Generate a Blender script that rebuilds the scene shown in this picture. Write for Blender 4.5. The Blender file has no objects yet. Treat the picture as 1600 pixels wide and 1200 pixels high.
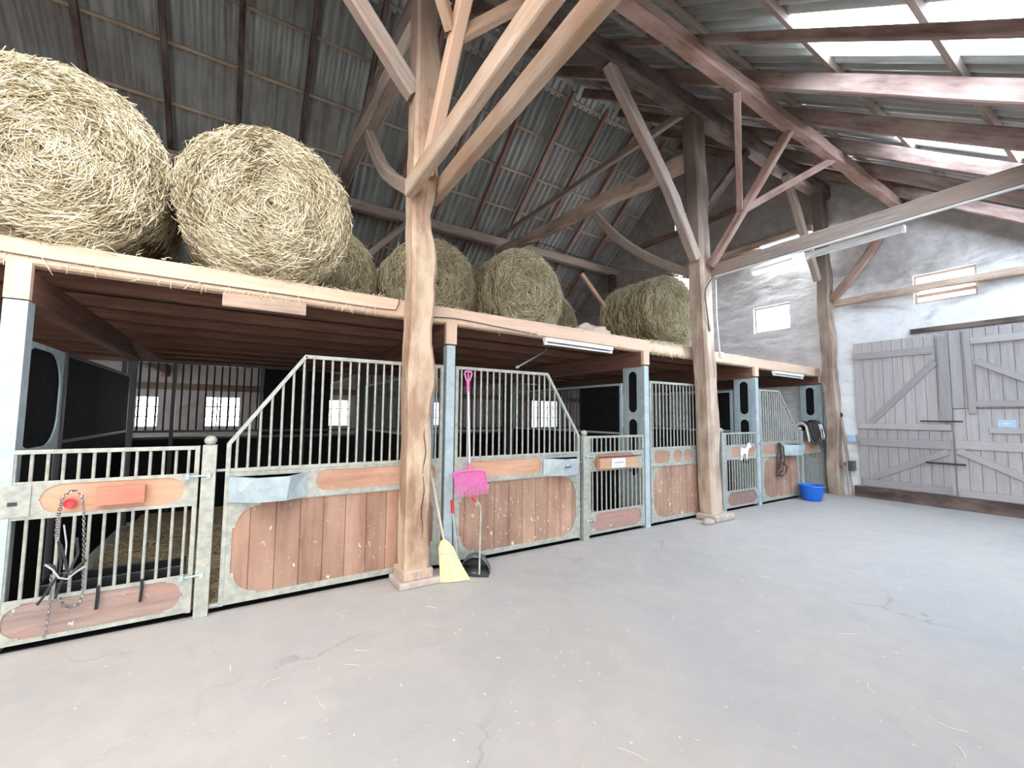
import bpy, math, random
import numpy as np
from mathutils import Vector, Matrix, noise
from mathutils.geometry import tessellate_polygon
random.seed(7); rng = np.random.default_rng(7)
PI = math.pi
sc = bpy.context.scene
col = sc.collection

# ------------------------------------------------------------------ camera
F_PX, YAW, PITCH, ROLL, CAMH = 668.0, math.radians(57.5), math.radians(4.2), math.radians(.5), 1.6
fw = Vector((math.cos(YAW)*math.cos(PITCH), math.sin(YAW)*math.cos(PITCH), math.sin(PITCH)))
r0 = Vector((math.sin(YAW), -math.cos(YAW), 0)); u0 = r0.cross(fw)
rt = r0*math.cos(ROLL)+u0*math.sin(ROLL); up = u0*math.cos(ROLL)-r0*math.sin(ROLL)
cam = bpy.data.objects.new('camera', bpy.data.cameras.new('camera')); col.objects.link(cam)
M = Matrix((rt, up, -fw)).transposed().to_4x4(); M.translation = (0, 0, CAMH)
cam.matrix_world = M
cam.data.sensor_width = 36; cam.data.lens = 36*F_PX/1600; cam.data.clip_start = .05
sc.camera = cam

def at(px, py, ax, v):
    """real point seen in direction (px,py) lying on the plane ax = v"""
    d = fw + rt*((px-800)/F_PX) + up*((600-py)/F_PX)
    i = 'xyz'.index(ax); o = Vector((0, 0, CAMH))
    return o + d*((v-o[i])/d[i])

# ------------------------------------------------------------------ materials
def mat(name):
    m = bpy.data.materials.new(name); m.use_nodes = True
    nt = m.node_tree; b = nt.nodes['Principled BSDF']
    return m, nt, nt.nodes, nt.links, b
def ramp(N, L, src, stops):
    r = N.new('ShaderNodeValToRGB'); e = r.color_ramp.elements
    while len(e) > 1: e.remove(e[-1])
    e[0].position = stops[0][0]; e[0].color = (*stops[0][1], 1)
    for p, c in stops[1:]:
        x = e.new(p); x.color = (*c, 1)
    L.new(src, r.inputs[0]); return r
def noise_n(N, L, vec, scale, detail=5, rough=.6, dist=0):
    n = N.new('ShaderNodeTexNoise'); n.inputs['Scale'].default_value = scale
    n.inputs['Detail'].default_value = detail; n.inputs['Roughness'].default_value = rough
    n.inputs['Distortion'].default_value = dist
    if vec: L.new(vec, n.inputs['Vector'])
    return n
def mapping(N, L, src, s):
    m = N.new('ShaderNodeMapping'); m.inputs['Scale'].default_value = s; L.new(src, m.inputs['Vector']); return m.outputs[0]
def mixc(N, L, a, b, fac, mode='MIX'):
    m = N.new('ShaderNodeMix'); m.data_type = 'RGBA'; m.blend_type = mode
    for s, v in ((m.inputs[0], fac), (m.inputs[6], a), (m.inputs[7], b)):
        if hasattr(v, 'links'): L.new(v, s)
        elif isinstance(v, (int, float)): s.default_value = v
        else: s.default_value = (*v, 1)
    return m.outputs[2]
def bump(N, L, b, h, strength=.3, dist=.01):
    n = N.new('ShaderNodeBump'); n.inputs['Strength'].default_value = strength; n.inputs['Distance'].default_value = dist
    L.new(h, n.inputs['Height']); L.new(n.outputs[0], b.inputs['Normal'])

def wood(name, dark, light, patch=None, pf=.35, sx=1.2, sy=16, spots=0, planks=0, rough=.85, bs=.35, dark_from=0):
    m, nt, N, L, b = mat(name)
    tc = N.new('ShaderNodeTexCoord'); oi = N.new('ShaderNodeObjectInfo')
    v = mapping(N, L, tc.outputs['UV'], (sx, sy, 1))
    n1 = noise_n(N, L, v, 1.6, 7, .65, .5)
    r = ramp(N, L, n1.outputs['Fac'], [(.28, dark), (.72, light)])
    c = r.outputs[0]
    n2 = noise_n(N, L, mapping(N, L, tc.outputs['UV'], (.9, 2.2, 1)), 1.4, 4, .6)
    if patch:
        f = ramp(N, L, n2.outputs['Fac'], [(.5-pf*.3, (0, 0, 0)), (.62, (1, 1, 1))])
        c = mixc(N, L, c, patch, f.outputs[0])
        fm = N.new('ShaderNodeMath'); fm.operation = 'MULTIPLY'; fm.inputs[1].default_value = .75
        L.new(f.outputs[0], fm.inputs[0]); c = mixc(N, L, r.outputs[0], patch, fm.outputs[0])
    if planks:
        sp = N.new('ShaderNodeSeparateXYZ'); L.new(tc.outputs['Object'], sp.inputs[0])
        a = N.new('ShaderNodeMath'); a.operation = 'DIVIDE'; a.inputs[1].default_value = planks; L.new(sp.outputs[0], a.inputs[0])
        fr = N.new('ShaderNodeMath'); fr.operation = 'FRACT'; L.new(a.outputs[0], fr.inputs[0])
        fl = N.new('ShaderNodeMath'); fl.operation = 'FLOOR'; L.new(a.outputs[0], fl.inputs[0])
        wn = N.new('ShaderNodeTexWhiteNoise'); wn.noise_dimensions = '1D'; L.new(fl.outputs[0], wn.inputs['W'])
        tr = ramp(N, L, wn.outputs['Value'], [(0, (.8, .8, .8)), (1, (1.12, 1.1, 1.08))])
        c = mixc(N, L, c, tr.outputs[0], 1.0, 'MULTIPLY')
        ed = ramp(N, L, fr.outputs[0], [(0, (.25, .2, .18)), (.03, (1, 1, 1)), (.97, (1, 1, 1)), (1, (.25, .2, .18))])
        c = mixc(N, L, c, ed.outputs[0], 1.0, 'MULTIPLY')
    if spots:
        s = noise_n(N, L, mapping(N, L, tc.outputs['Object'], (22, 22, 9)), 1.9, 2, .5, 1.2)
        f = ramp(N, L, s.outputs['Fac'], [(.745-spots*.03, (0, 0, 0)), (.765-spots*.03, (.9, .9, .9))])
        c = mixc(N, L, c, (.75, .66, .58), f.outputs[0])
    if dark_from:    # timber colour darkens towards the top
        sp = N.new('ShaderNodeSeparateXYZ'); L.new(tc.outputs['Object'], sp.inputs[0])
        ma = N.new('ShaderNodeMath'); ma.operation = 'MULTIPLY_ADD'; ma.inputs[1].default_value = 1.4; L.new(n2.outputs['Fac'], ma.inputs[0]); L.new(sp.outputs[2], ma.inputs[2])
        mr0 = N.new('ShaderNodeMapRange'); mr0.inputs[1].default_value = dark_from; mr0.inputs[2].default_value = dark_from+1.2; mr0.inputs[4].default_value = .8; L.new(ma.outputs[0], mr0.inputs[0])
        c = mixc(N, L, c, (.085, .062, .055), mr0.outputs[0])
    hs = N.new('ShaderNodeHueSaturation'); L.new(c, hs.inputs['Color'])
    mr = N.new('ShaderNodeMapRange'); mr.inputs[3].default_value = .82; mr.inputs[4].default_value = 1.15
    L.new(oi.outputs['Random'], mr.inputs[0]); L.new(mr.outputs[0], hs.inputs['Value'])
    L.new(hs.outputs[0], b.inputs['Base Color']); b.inputs['Roughness'].default_value = rough
    b.inputs['Specular IOR Level'].default_value = .25
    bump(N, L, b, n1.outputs['Fac'], bs, .012)
    return m
def plain(name, c, rough=.5, metal=0, c2=None, sc_=8, bs=0, spec=.5):
    m, nt, N, L, b = mat(name)
    b.inputs['Roughness'].default_value = rough; b.inputs['Metallic'].default_value = metal
    b.inputs['Specular IOR Level'].default_value = spec
    tc = N.new('ShaderNodeTexCoord'); n = noise_n(N, L, tc.outputs['Object'], sc_, 6, .65)
    c2 = c2 or tuple(x*.8 for x in c)
    r = ramp(N, L, n.outputs['Fac'], [(.35, c2), (.65, c)]); L.new(r.outputs[0], b.inputs['Base Color'])
    if bs: bump(N, L, b, n.outputs['Fac'], bs, .01)
    return m
def emit(name, c, s):
    m, nt, N, L, b = mat(name); b.inputs['Base Color'].default_value = (*c, 1)
    b.inputs['Emission Color'].default_value = (*c, 1); b.inputs['Emission Strength'].default_value = s
    b.inputs['Roughness'].default_value = .4
    return m

W_OLD = wood('old timber', (.23, .155, .12), (.52, .40, .32), (.62, .50, .40), .3)
W_POST = wood('split oak post', (.25, .15, .10), (.47, .32, .225), (.72, .59, .44), .25, sx=.7, sy=9, dark_from=5.0)
W_POST2 = wood('grey brown oak post', (.20, .145, .115), (.44, .335, .27), (.58, .47, .37), .25, sx=.7, sy=9, dark_from=4.6)
W_GREY = wood('weathered grey timber', (.18, .145, .125), (.44, .38, .34), (.36, .26, .21), .3)
W_DARK = wood('dark smoky timber', (.045, .032, .030), (.125, .088, .078), (.24, .18, .15), .2)
W_RED = wood('reddish rafter timber', (.13, .07, .052), (.34, .20, .155), (.42, .29, .24), .3)
W_RAFT = wood('brown rafter timber', (.10, .062, .052), (.27, .18, .15), (.36, .27, .235), .3)
W_BATT = wood('roof batten timber', (.30, .23, .17), (.56, .46, .35))
W_NEW = wood('pale sawn timber', (.42, .28, .19), (.64, .46, .34), (.56, .38, .28), .3, bs=.15)
W_TIE = wood('pale tie plank', (.31, .23, .175), (.52, .42, .335), (.34, .21, .13), .25, bs=.15)
W_STICK = wood('pale handle wood', (.55, .47, .36), (.72, .64, .52), bs=.1)
W_FASC = wood('fascia timber', (.52, .36, .26), (.78, .60, .47), (.70, .50, .38), .4, sx=.9, sy=18, bs=.15)
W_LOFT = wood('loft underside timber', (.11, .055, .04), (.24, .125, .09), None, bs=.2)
W_GATE = wood('stall panel boards', (.19, .105, .075), (.36, .22, .165), (.44, .29, .22), .5, sx=.8, sy=12, spots=1, planks=.19)
W_GATE2 = wood('stall band board', (.25, .13, .09), (.42, .25, .18), (.50, .31, .23), .5, sx=.8, sy=12, spots=.5)
W_ORANGE = wood('orange band board', (.36, .18, .105), (.54, .31, .205), (.58, .38, .27), .5)
W_GATES = wood('strawy stall panel boards', (.20, .115, .08), (.38, .24, .18), (.48, .32, .24), .5, sx=.8, sy=12, spots=2.4, planks=.19)
W_GREYB = wood('grey brown kick board', (.20, .15, .135), (.34, .26, .23), (.38, .22, .18), .3, spots=.4)
W_DOOR = wood('barn door boards', (.31, .28, .27), (.50, .465, .46), (.40, .385, .39), .5, sx=.8, sy=12, spots=.6)
W_BOX = wood('red brown name box', (.42, .16, .11), (.52, .22, .16), (.55, .27, .2), .3, bs=.1)
STEEL = plain('galvanised steel', (.43, .445, .40), .5, .1, (.28, .295, .265), 16, .08)
STEELB = plain('bluish galvanised steel', (.46, .56, .60), .55, .1, (.34, .43, .47), 10, .05)
STEELD = plain('dark galvanised steel', (.045, .047, .055), .5, .3)
CHROME = plain('bright chain steel', (.42, .43, .45), .28, .9, (.2, .2, .22), 60)
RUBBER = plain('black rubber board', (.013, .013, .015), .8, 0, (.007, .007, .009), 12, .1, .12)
BLACK = plain('black plastic', (.02, .022, .025), .3)
DKGREY = plain('dark grey plastic', (.085, .092, .10), .3)
PRINT = plain('grey printed ink', (.45, .44, .48), .6)
PINK = plain('pink plastic', (.76, .17, .46), .4, 0, (.68, .13, .40))
RED = plain('red plastic', (.75, .03, .05), .35)
BLUE = plain('blue plastic', (.01, .16, .72), .35, 0, (.008, .13, .62))
WHITE = plain('white enamel', (.85, .85, .84), .4, 0, (.8, .8, .79))
PLAST = plain('white plastic', (.78, .79, .8), .5)
BLSIGN = plain('pale blue enamel', (.45, .62, .8), .4, 0, (.4, .57, .76))
CABLE = plain('grey cable', (.12, .11, .11), .6)
LEATH = plain('brown leather', (.07, .04, .035), .45, 0, (.04, .025, .02), 20)
LEATHB = plain('black saddle leather', (.03, .03, .033), .5, 0, (.02, .02, .022), 20)
FELT = plain('grey saddle felt', (.13, .125, .13), .95, 0, (.09, .085, .09), 30, .2, .1)
FLEECE = plain('pale fleece', (.62, .58, .53), .95, 0, (.5, .46, .42), 60, .4, .1)
STONE = plain('stone footing', (.52, .45, .40), .9, 0, (.38, .33, .30), 9, .4, .2)
BRISTLE = wood('straw bristles', (.62, .52, .24), (.86, .78, .46), None, sx=.6, sy=60, bs=.3)
GLASS = emit('bright window pane', (.93, .96, 1.0), 9)
GLASSL = emit('bright stall window pane', (.93, .96, 1.0), 5)
SKYFILL = emit('added unseen fill panel', (.97, .96, .96), 4.2)  # glow for the roof panels added out of view as fill light
SKYB = emit('bluish daylit roof panel', (.74, .86, 1.0), 5.6)
TUBE = emit('lit tube', (.92, .96, 1.0), 190)
TUBEOFF = plain('unlit tube glass', (.78, .82, .86), .15)

def straw_mat(name, dark, mid, light):
    m, nt, N, L, b = mat(name)
    at_ = N.new('ShaderNodeAttribute'); at_.attribute_name = 'tint'
    r = ramp(N, L, at_.outputs['Fac'], [(0, dark), (.45, mid), (1, light)])
    L.new(r.outputs[0], b.inputs['Base Color']); b.inputs['Roughness'].default_value = .7
    b.inputs['Specular IOR Level'].default_value = .25
    return m
STRAW = straw_mat('hay strands', (.17, .125, .065), (.55, .48, .32), (.92, .86, .66))
STRAWBED = plain('trodden straw', (.50, .42, .26), .95, 0, (.28, .22, .12), 22, .5, .1)
STRAW2 = straw_mat('old hay strands', (.26, .215, .12), (.48, .41, .26), (.70, .62, .44))
def bale_mat():
    m, nt, N, L, b = mat('pressed hay')
    tc = N.new('ShaderNodeTexCoord')
    n = noise_n(N, L, mapping(N, L, tc.outputs['UV'], (1, 5, 1)), 9, 9, .75, .8)
    n2 = noise_n(N, L, tc.outputs['Object'], 2.2, 4)
    r = ramp(N, L, n.outputs['Fac'], [(.32, (.07, .048, .02)), (.5, (.26, .21, .12)), (.72, (.58, .50, .32))])
    c = mixc(N, L, r.outputs[0], ramp(N, L, n2.outputs['Fac'], [(.35, (.72, .70, .66)), (.6, (1, 1, 1))]).outputs[0], 1.0, 'MULTIPLY')
    L.new(c, b.inputs['Base Color']); b.inputs['Roughness'].default_value = .9; b.inputs['Specular IOR Level'].default_value = .1
    bump(N, L, b, n.outputs['Fac'], .9, .03)
    return m
BALE = bale_mat()

def sheet_mat():
    m, nt, N, L, b = mat('corrugated roof sheet')
    tc = N.new('ShaderNodeTexCoord')
    n = noise_n(N, L, mapping(N, L, tc.outputs['Object'], (6, .8, .8)), 1.2, 6, .7)
    n2 = noise_n(N, L, tc.outputs['Object'], .9, 4)
    r = ramp(N, L, n.outputs['Fac'], [(.3, (.21, .22, .21)), (.7, (.44, .47, .445))])
    c = mixc(N, L, r.outputs[0], (.24, .20, .19), ramp(N, L, n2.outputs['Fac'], [(.5, (0, 0, 0)), (.66, (.6, .6, .6))]).outputs[0])
    L.new(c, b.inputs['Base Color']); b.inputs['Roughness'].default_value = .34; b.inputs['Specular IOR Level'].default_value = .7
    return m
SHEET = sheet_mat()
def floor_mat():
    m, nt, N, L, b = mat('worn concrete floor')
    tc = N.new('ShaderNodeTexCoord'); o = tc.outputs['Object']
    n = noise_n(N, L, o, .55, 7, .6, .4); n2 = noise_n(N, L, o, 5, 8, .7); n3 = noise_n(N, L, o, 45, 3, .6)
    r = ramp(N, L, n.outputs['Fac'], [(.34, (.37, .37, .365)), (.5, (.43, .41, .39)), (.66, (.39, .39, .392))])
    c = mixc(N, L, r.outputs[0], ramp(N, L, n2.outputs['Fac'], [(.3, (.93, .92, .91)), (.62, (1.02, 1.015, 1.01))]).outputs[0], 1.0, 'MULTIPLY')
    # cracks
    w = noise_n(N, L, o, 1.3, 5, .6)
    vm = N.new('ShaderNodeVectorMath'); vm.operation = 'ADD'; L.new(o, vm.inputs[0]); L.new(w.outputs['Color'], vm.inputs[1])
    v = N.new('ShaderNodeTexVoronoi'); v.feature = 'DISTANCE_TO_EDGE'; v.inputs['Scale'].default_value = .33; L.new(vm.outputs[0], v.inputs['Vector'])
    msk = noise_n(N, L, o, .7, 2)
    lt = ramp(N, L, v.outputs['Distance'], [(0, (1, 1, 1)), (.006, (0, 0, 0))])
    mk = ramp(N, L, msk.outputs['Fac'], [(.5, (0, 0, 0)), (.6, (.55, .55, .55))])
    mm = mixc(N, L, lt.outputs[0], mk.outputs[0], 1.0, 'MULTIPLY')
    c = mixc(N, L, c, (.26, .22, .2), mm)
    # chaff specks
    sp = N.new('ShaderNodeTexVoronoi'); sp.inputs['Scale'].default_value = 9; L.new(o, sp.inputs['Vector'])
    spr = ramp(N, L, sp.outputs['Distance'], [(.045, (1, 1, 1)), (.075, (0, 0, 0))])
    pm = ramp(N, L, noise_n(N, L, o, 1.6, 3).outputs['Fac'], [(.5, (0, 0, 0)), (.62, (.8, .8, .8))])
    c = mixc(N, L, c, (.80, .74, .64), mixc(N, L, spr.outputs[0], pm.outputs[0], 1.0, 'MULTIPLY'))
    L.new(c, b.inputs['Base Color']); b.inputs['Roughness'].default_value = .62; b.inputs['Specular IOR Level'].default_value = .3
    bump(N, L, b, n2.outputs['Fac'], .25, .01)
    return m
FLOOR = floor_mat()
def plaster_mat(name, a, c_, rub=True, s=1.0, grime=None):
    m, nt, N, L, b = mat(name)
    tc = N.new('ShaderNodeTexCoord'); o = tc.outputs['Object']
    o2 = mapping(N, L, o, (1, .8*s, 1.9*s))
    w = noise_n(N, L, o2, 1.4, 4, .55)
    vm = N.new('ShaderNodeVectorMath'); vm.operation = 'ADD'; L.new(o2, vm.inputs[0]); L.new(w.outputs['Color'], vm.inputs[1])
    v = N.new('ShaderNodeTexVoronoi'); v.feature = 'SMOOTH_F1'; v.inputs['Scale'].default_value = 1.7; L.new(vm.outputs[0], v.inputs['Vector'])
    n = noise_n(N, L, o, 3.5, 8, .7, .3)
    r = ramp(N, L, n.outputs['Fac'], [(.3, a), (.68, c_)])
    n2 = noise_n(N, L, mapping(N, L, o, (1, .5, 1.6)), 1.1, 6, .65, .8)
    c = mixc(N, L, r.outputs[0], tuple(x*.72 for x in a), ramp(N, L, n2.outputs['Fac'], [(.54, (0, 0, 0)), (.68, (.8, .8, .8))]).outputs[0])
    if grime:   # bare smoky masonry above the whitewash line
        sp = N.new('ShaderNodeSeparateXYZ'); L.new(o, sp.inputs[0])
        g0 = N.new('ShaderNodeMath'); g0.operation = 'MULTIPLY_ADD'; g0.inputs[1].default_value = 2.2; L.new(n2.outputs['Fac'], g0.inputs[0]); L.new(sp.outputs[2], g0.inputs[2])
        yy = N.new('ShaderNodeMapRange'); yy.inputs[1].default_value = -2.1; yy.inputs[2].default_value = -1.3; yy.inputs[3].default_value = .85; yy.inputs[4].default_value = 0; L.new(sp.outputs[1], yy.inputs[0])
        ay = N.new('ShaderNodeMath'); L.new(g0.outputs[0], ay.inputs[0]); L.new(yy.outputs[0], ay.inputs[1]); g0 = ay
        mr = N.new('ShaderNodeMapRange'); mr.inputs[1].default_value = grime; mr.inputs[2].default_value = grime+.8; L.new(g0.outputs[0], mr.inputs[0])
        c = mixc(N, L, c, ramp(N, L, n.outputs['Fac'], [(.3, (.27, .25, .235)), (.7, (.47, .445, .425))]).outputs[0], mr.outputs[0])
    L.new(c, b.inputs['Base Color']); b.inputs['Roughness'].default_value = .92; b.inputs['Specular IOR Level'].default_value = .15
    ad = N.new('ShaderNodeMath'); ad.operation = 'MULTIPLY_ADD'; ad.inputs[1].default_value = .25
    L.new(n.outputs['Fac'], ad.inputs[0]); L.new(v.outputs['Distance'], ad.inputs[2])
    bump(N, L, b, ad.outputs[0], .45 if rub else .15, .08)
    return m
PLASTER = plaster_mat('rough plastered rubble', (.72, .74, .75), (.86, .875, .885), grime=5.6)
WHITEW = plaster_mat('whitewashed wall', (.80, .79, .78), (.92, .91, .90), False)

# ------------------------------------------------------------------ mesh building
WL = {}
def wloc(o): return WL.get(o.name, Vector((0, 0, 0)))
def tag(o, label=None, cat=None, group=None, kind=None):
    if label: o['label'] = label
    if cat: o['category'] = cat
    if group: o['group'] = group
    if kind: o['kind'] = kind
    return o
def thing(name, loc, label, cat, group=None):
    o = bpy.data.objects.new(name, None); col.objects.link(o); o.location = loc; o.empty_display_size = .1
    WL[o.name] = Vector(loc); return tag(o, label, cat, group)

class MB:
    def __init__(s): s.v = []; s.f = []; s.uv = []; s.ro = (random.random()*9, random.random()*9)
    def add(s, vs, fs, uvs):
        b = len(s.v); s.v += [tuple(x) for x in vs]; ox, oy = random.random()*20, random.random()*20
        for f, u in zip(fs, uvs):
            s.f.append([b+i for i in f]); s.uv.append([(a+ox, c+oy) for a, c in u])
        return s
    def beam(s, p0, p1, w, h, upv=(0, 0, 1), j=0):
        p0 = Vector(p0); p1 = Vector(p1); d = p1-p0; l = d.length; d.normalize()
        u_ = Vector(upv)
        if abs(u_.dot(d)) > .99: u_ = Vector((0, 1, 0))
        sd = d.cross(u_).normalized(); u_ = sd.cross(d).normalized()
        vs = []
        for p in (p0, p1):
            for a, b in ((-1, -1), (1, -1), (1, 1), (-1, 1)):
                vs.append(p+sd*a*w/2+u_*b*h/2+Vector([random.uniform(-j, j) for _ in range(3)]))
        fs = [(0, 1, 5, 4), (1, 2, 6, 5), (2, 3, 7, 6), (3, 0, 4, 7), (3, 2, 1, 0), (4, 5, 6, 7)]
        uvs = []; pv = 0
        for ww in (w, h, w, h):
            uvs.append([(0, pv), (0, pv+ww), (l, pv+ww), (l, pv)]); pv += ww
        uvs += [[(0, 0), (0, w), (h, w), (h, 0)]]*2
        return s.add(vs, fs, uvs)
    def box(s, x0, x1, y0, y1, z0, z1, grain=None):
        dx, dy, dz = x1-x0, y1-y0, z1-z0; c = ((x0+x1)/2, (y0+y1)/2, (z0+z1)/2)
        g = grain or max((dx, 'x'), (dy, 'y'), (dz, 'z'))[1]
        if g == 'x': return s.beam((x0, c[1], c[2]), (x1, c[1], c[2]), dy, dz)
        if g == 'y': return s.beam((c[0], y0, c[2]), (c[0], y1, c[2]), dx, dz)
        return s.beam((c[0], c[1], z0), (c[0], c[1], z1), dx, dy, (0, 1, 0))
    def tube(s, pts, r, n=8, caps=True):
        pts = [Vector(p) for p in pts]; R = r if isinstance(r, (list, tuple)) else [r]*len(pts)
        vs = []; L_ = 0; ls = []
        prev = None
        for i, p in enumerate(pts):
            if i: L_ += (p-pts[i-1]).length
            ls.append(L_)
            t = (pts[min(i+1, len(pts)-1)]-pts[max(i-1, 0)])
            if t.length < 1e-9: t = Vector((0, 0, 1))
            t.normalize()
            if prev is None:
                a = Vector((0, 0, 1)) if abs(t.z) < .9 else Vector((1, 0, 0)); x = t.cross(a).normalized()
            else: x = (prev-t*prev.dot(t)).normalized()
            prev = x; y = t.cross(x)
            for k in range(n):
                an = 2*PI*k/n; vs.append(p+x*math.cos(an)*R[i]+y*math.sin(an)*R[i])
        fs = []; uvs = []
        for i in range(len(pts)-1):
            for k in range(n):
                k2 = (k+1) % n; fs.append((i*n+k, i*n+k2, (i+1)*n+k2, (i+1)*n+k))
                c0 = 2*PI*R[i]*k/n; c1 = 2*PI*R[i]*(k+1)/n
                uvs.append([(ls[i], c0), (ls[i], c1), (ls[i+1], c1), (ls[i+1], c0)])
        if caps:
            fs.append(tuple(range(n-1, -1, -1))); uvs.append([(0, 0)]*n)
            fs.append(tuple((len(pts)-1)*n+k for k in range(n))); uvs.append([(0, 0)]*n)
        return s.add(vs, fs, uvs)
    def poly(s, outer, holes, plane, c0, c1, vert=False):
        """flat plate with holes: plane 'xz' (thickness along y) / 'yz' (along x) / 'xy' (along z)"""
        loops = [outer]+list(holes)
        P = [Vector((a, b, 0)) for lp in loops for a, b in lp]
        tris = tessellate_polygon([[Vector((a, b, 0)) for a, b in lp] for lp in loops])
        n = len(P)
        def m(p, c):
            return {'xz': (p.x, c, p.y), 'yz': (c, p.x, p.y), 'xy': (p.x, p.y, c)}[plane]
        vs = [m(p, c0) for p in P]+[m(p, c1) for p in P]
        uvp = [(p.y, p.x) if vert else (p.x, p.y) for p in P]
        fs = []; uvs = []
        for t in tris:
            a, b, c = t
            if (P[b]-P[a]).cross(P[c]-P[a]).z < 0: a, c = c, a
            A = (a, b, c); B = (c+n, b+n, a+n)
            if plane == 'yz' or plane == 'xy': A, B = (c, b, a), (a+n, b+n, c+n)
            fs.append(A); uvs.append([uvp[i % n] for i in A]); fs.append(B); uvs.append([uvp[i % n] for i in B])
        st = 0
        for lp in loops:
            k = len(lp)
            for i in range(k):
                a = st+i; b = st+(i+1) % k
                fs.append((a, b, b+n, a+n)); uvs.append([uvp[a], uvp[b], uvp[b], uvp[a]])
            st += k
        return s.add(vs, fs, uvs)
    def sphere(s, c, r, n=12, m=8, sq=(1, 1, 1)):
        vs = []; fs = []; uvs = []
        for i in range(m+1):
            th = PI*i/m
            for k in range(n):
                ph = 2*PI*k/n
                vs.append((c[0]+r*sq[0]*math.sin(th)*math.cos(ph), c[1]+r*sq[1]*math.sin(th)*math.sin(ph), c[2]+r*sq[2]*math.cos(th)))
        for i in range(m):
            for k in range(n):
                k2 = (k+1) % n; fs.append((i*n+k, (i+1)*n+k, (i+1)*n+k2, i*n+k2)); uvs.append([(0, 0), (.1, 0), (.1, .1), (0, .1)])
        return s.add(vs, fs, uvs)
    def build(s, name, m, parent=None, smooth=False, bevel=0, kind=None, label=None):
        V = np.array(s.v, float)
        if parent: off = np.array(wloc(parent))
        else:
            lo, hi = V.min(0), V.max(0); off = np.array([(lo[0]+hi[0])/2, (lo[1]+hi[1])/2, lo[2]])
        me = bpy.data.meshes.new(name); me.from_pydata((V-off).tolist(), [], s.f)
        ul = me.uv_layers.new(name='UVMap')
        ul.data.foreach_set('uv', np.array([c for u in s.uv for p in u for c in p], dtype=np.float32))
        me.materials.append(m)
        if smooth: me.polygons.foreach_set('use_smooth', [True]*len(me.polygons))
        me.validate(); me.update()
        o = bpy.data.objects.new(name, me); col.objects.link(o)
        if parent: o.parent = parent; WL[o.name] = wloc(parent)
        else: o.location = off; WL[o.name] = Vector(off)
        if smooth and smooth != 'all':
            try: me.set_sharp_from_angle(angle=math.radians(40))
            except Exception: pass
        if bevel:
            b = o.modifiers.new('bevel', 'BEVEL'); b.width = bevel; b.segments = 2; b.limit_method = 'ANGLE'
        if kind: o['kind'] = kind
        if label: o['label'] = label
        return o

def timber(name, p0, p1, w, h, m, label, cat='beam', group=None, parent=None, upv=(0, 0, 1), rough=.012, seg=None, bend=(0, 0, 0), edge=0, taper=1.0):
    """hand-hewn timber: eight-sided section, wandering faces"""
    p0 = Vector(p0); p1 = Vector(p1); d = p1-p0; l = d.length; dn = d.normalized()
    u_ = Vector(upv)
    if abs(u_.dot(dn)) > .95: u_ = Vector((0, 1, 0))
    sd = dn.cross(u_).normalized(); u_ = sd.cross(dn).normalized()
    seg = seg or max(3, int(l/.22)); ch = min(w, h)*.13
    prof = [(-w/2+ch, -h/2), (w/2-ch, -h/2), (w/2, -h/2+ch), (w/2, h/2-ch), (w/2-ch, h/2), (-w/2+ch, h/2), (-w/2, h/2-ch), (-w/2, -h/2+ch)]
    sd0 = random.random()*100; vs = []; fs = []; uvs = []
    n = 8; per = [0]
    for k in range(n):
        a, b = prof[k], prof[(k+1) % n]; per.append(per[-1]+math.hypot(a[0]-b[0], a[1]-b[1]))
    bv = Vector(bend)
    for i in range(seg+1):
        t = i/seg; c = p0+d*t+bv*(math.sin(PI*t)); tp = 1+(taper-1)*t
        wx = noise.noise(Vector((t*l*.9, sd0, 0)))*rough*1.5; wy = noise.noise(Vector((t*l*.9, sd0+9, 0)))*rough*1.5
        for k, (a, b) in enumerate(prof):
            e = noise.noise(Vector((t*l*2.6, k*.7+sd0, 3)))*rough
            ea = a*tp+math.copysign(e, a)+wx
            if edge and a < 0: ea -= edge*noise.noise(Vector((t*l*1.9, sd0+5, 7)))*1.6
            vs.append(c+sd*ea+u_*(b*tp+math.copysign(e, b)*.7+wy))
    for i in range(seg):
        for k in range(n):
            k2 = (k+1) % n; fs.append((i*n+k, i*n+k2, (i+1)*n+k2, (i+1)*n+k))
            uvs.append([(l*i/seg, per[k]), (l*i/seg, per[k+1]), (l*(i+1)/seg, per[k+1]), (l*(i+1)/seg, per[k])])
    fs.append(tuple(range(n-1, -1, -1))); uvs.append([(prof[k][0], prof[k][1]) for k in range(n-1, -1, -1)])
    fs.append(tuple(seg*n+k for k in range(n))); uvs.append([prof[k] for k in range(n)])
    mb = MB(); mb.add(vs, fs, uvs)
    o = mb.build(name, m, parent)
    if not parent: tag(o, label, cat, group)
    return o

def rrect(x0, x1, z0, z1, r, n=5):
    pts = []
    for cx, cz, a0 in ((x1-r, z1-r, 0), (x0+r, z1-r, 90), (x0+r, z0+r, 180), (x1-r, z0+r, 270)):
        for i in range(n+1):
            a = math.radians(a0+90*i/n); pts.append((cx+r*math.cos(a), cz+r*math.sin(a)))
    return pts
def cusped(x0, x1, z0, z1, r, s_=.022, n=7):
    pts = []
    for sx_, sz_, a0 in ((1, 1, 0), (-1, 1, 90), (-1, -1, 180), (1, -1, 270)):
        X = x1 if sx_ > 0 else x0; Z = z1 if sz_ > 0 else z0
        cx, cz = X-sx_*(r+s_), Z-sz_*(r+s_)
        arc = [(cx+r*math.cos(math.radians(a0+90*i/n)), cz+r*math.sin(math.radians(a0+90*i/n))) for i in range(n+1)]
        e1 = (X, cz); e2 = (cx, Z)
        pts += ([e1]+arc+[e2]) if a0 in (0, 180) else ([e2]+arc+[e1])
    return pts
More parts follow.
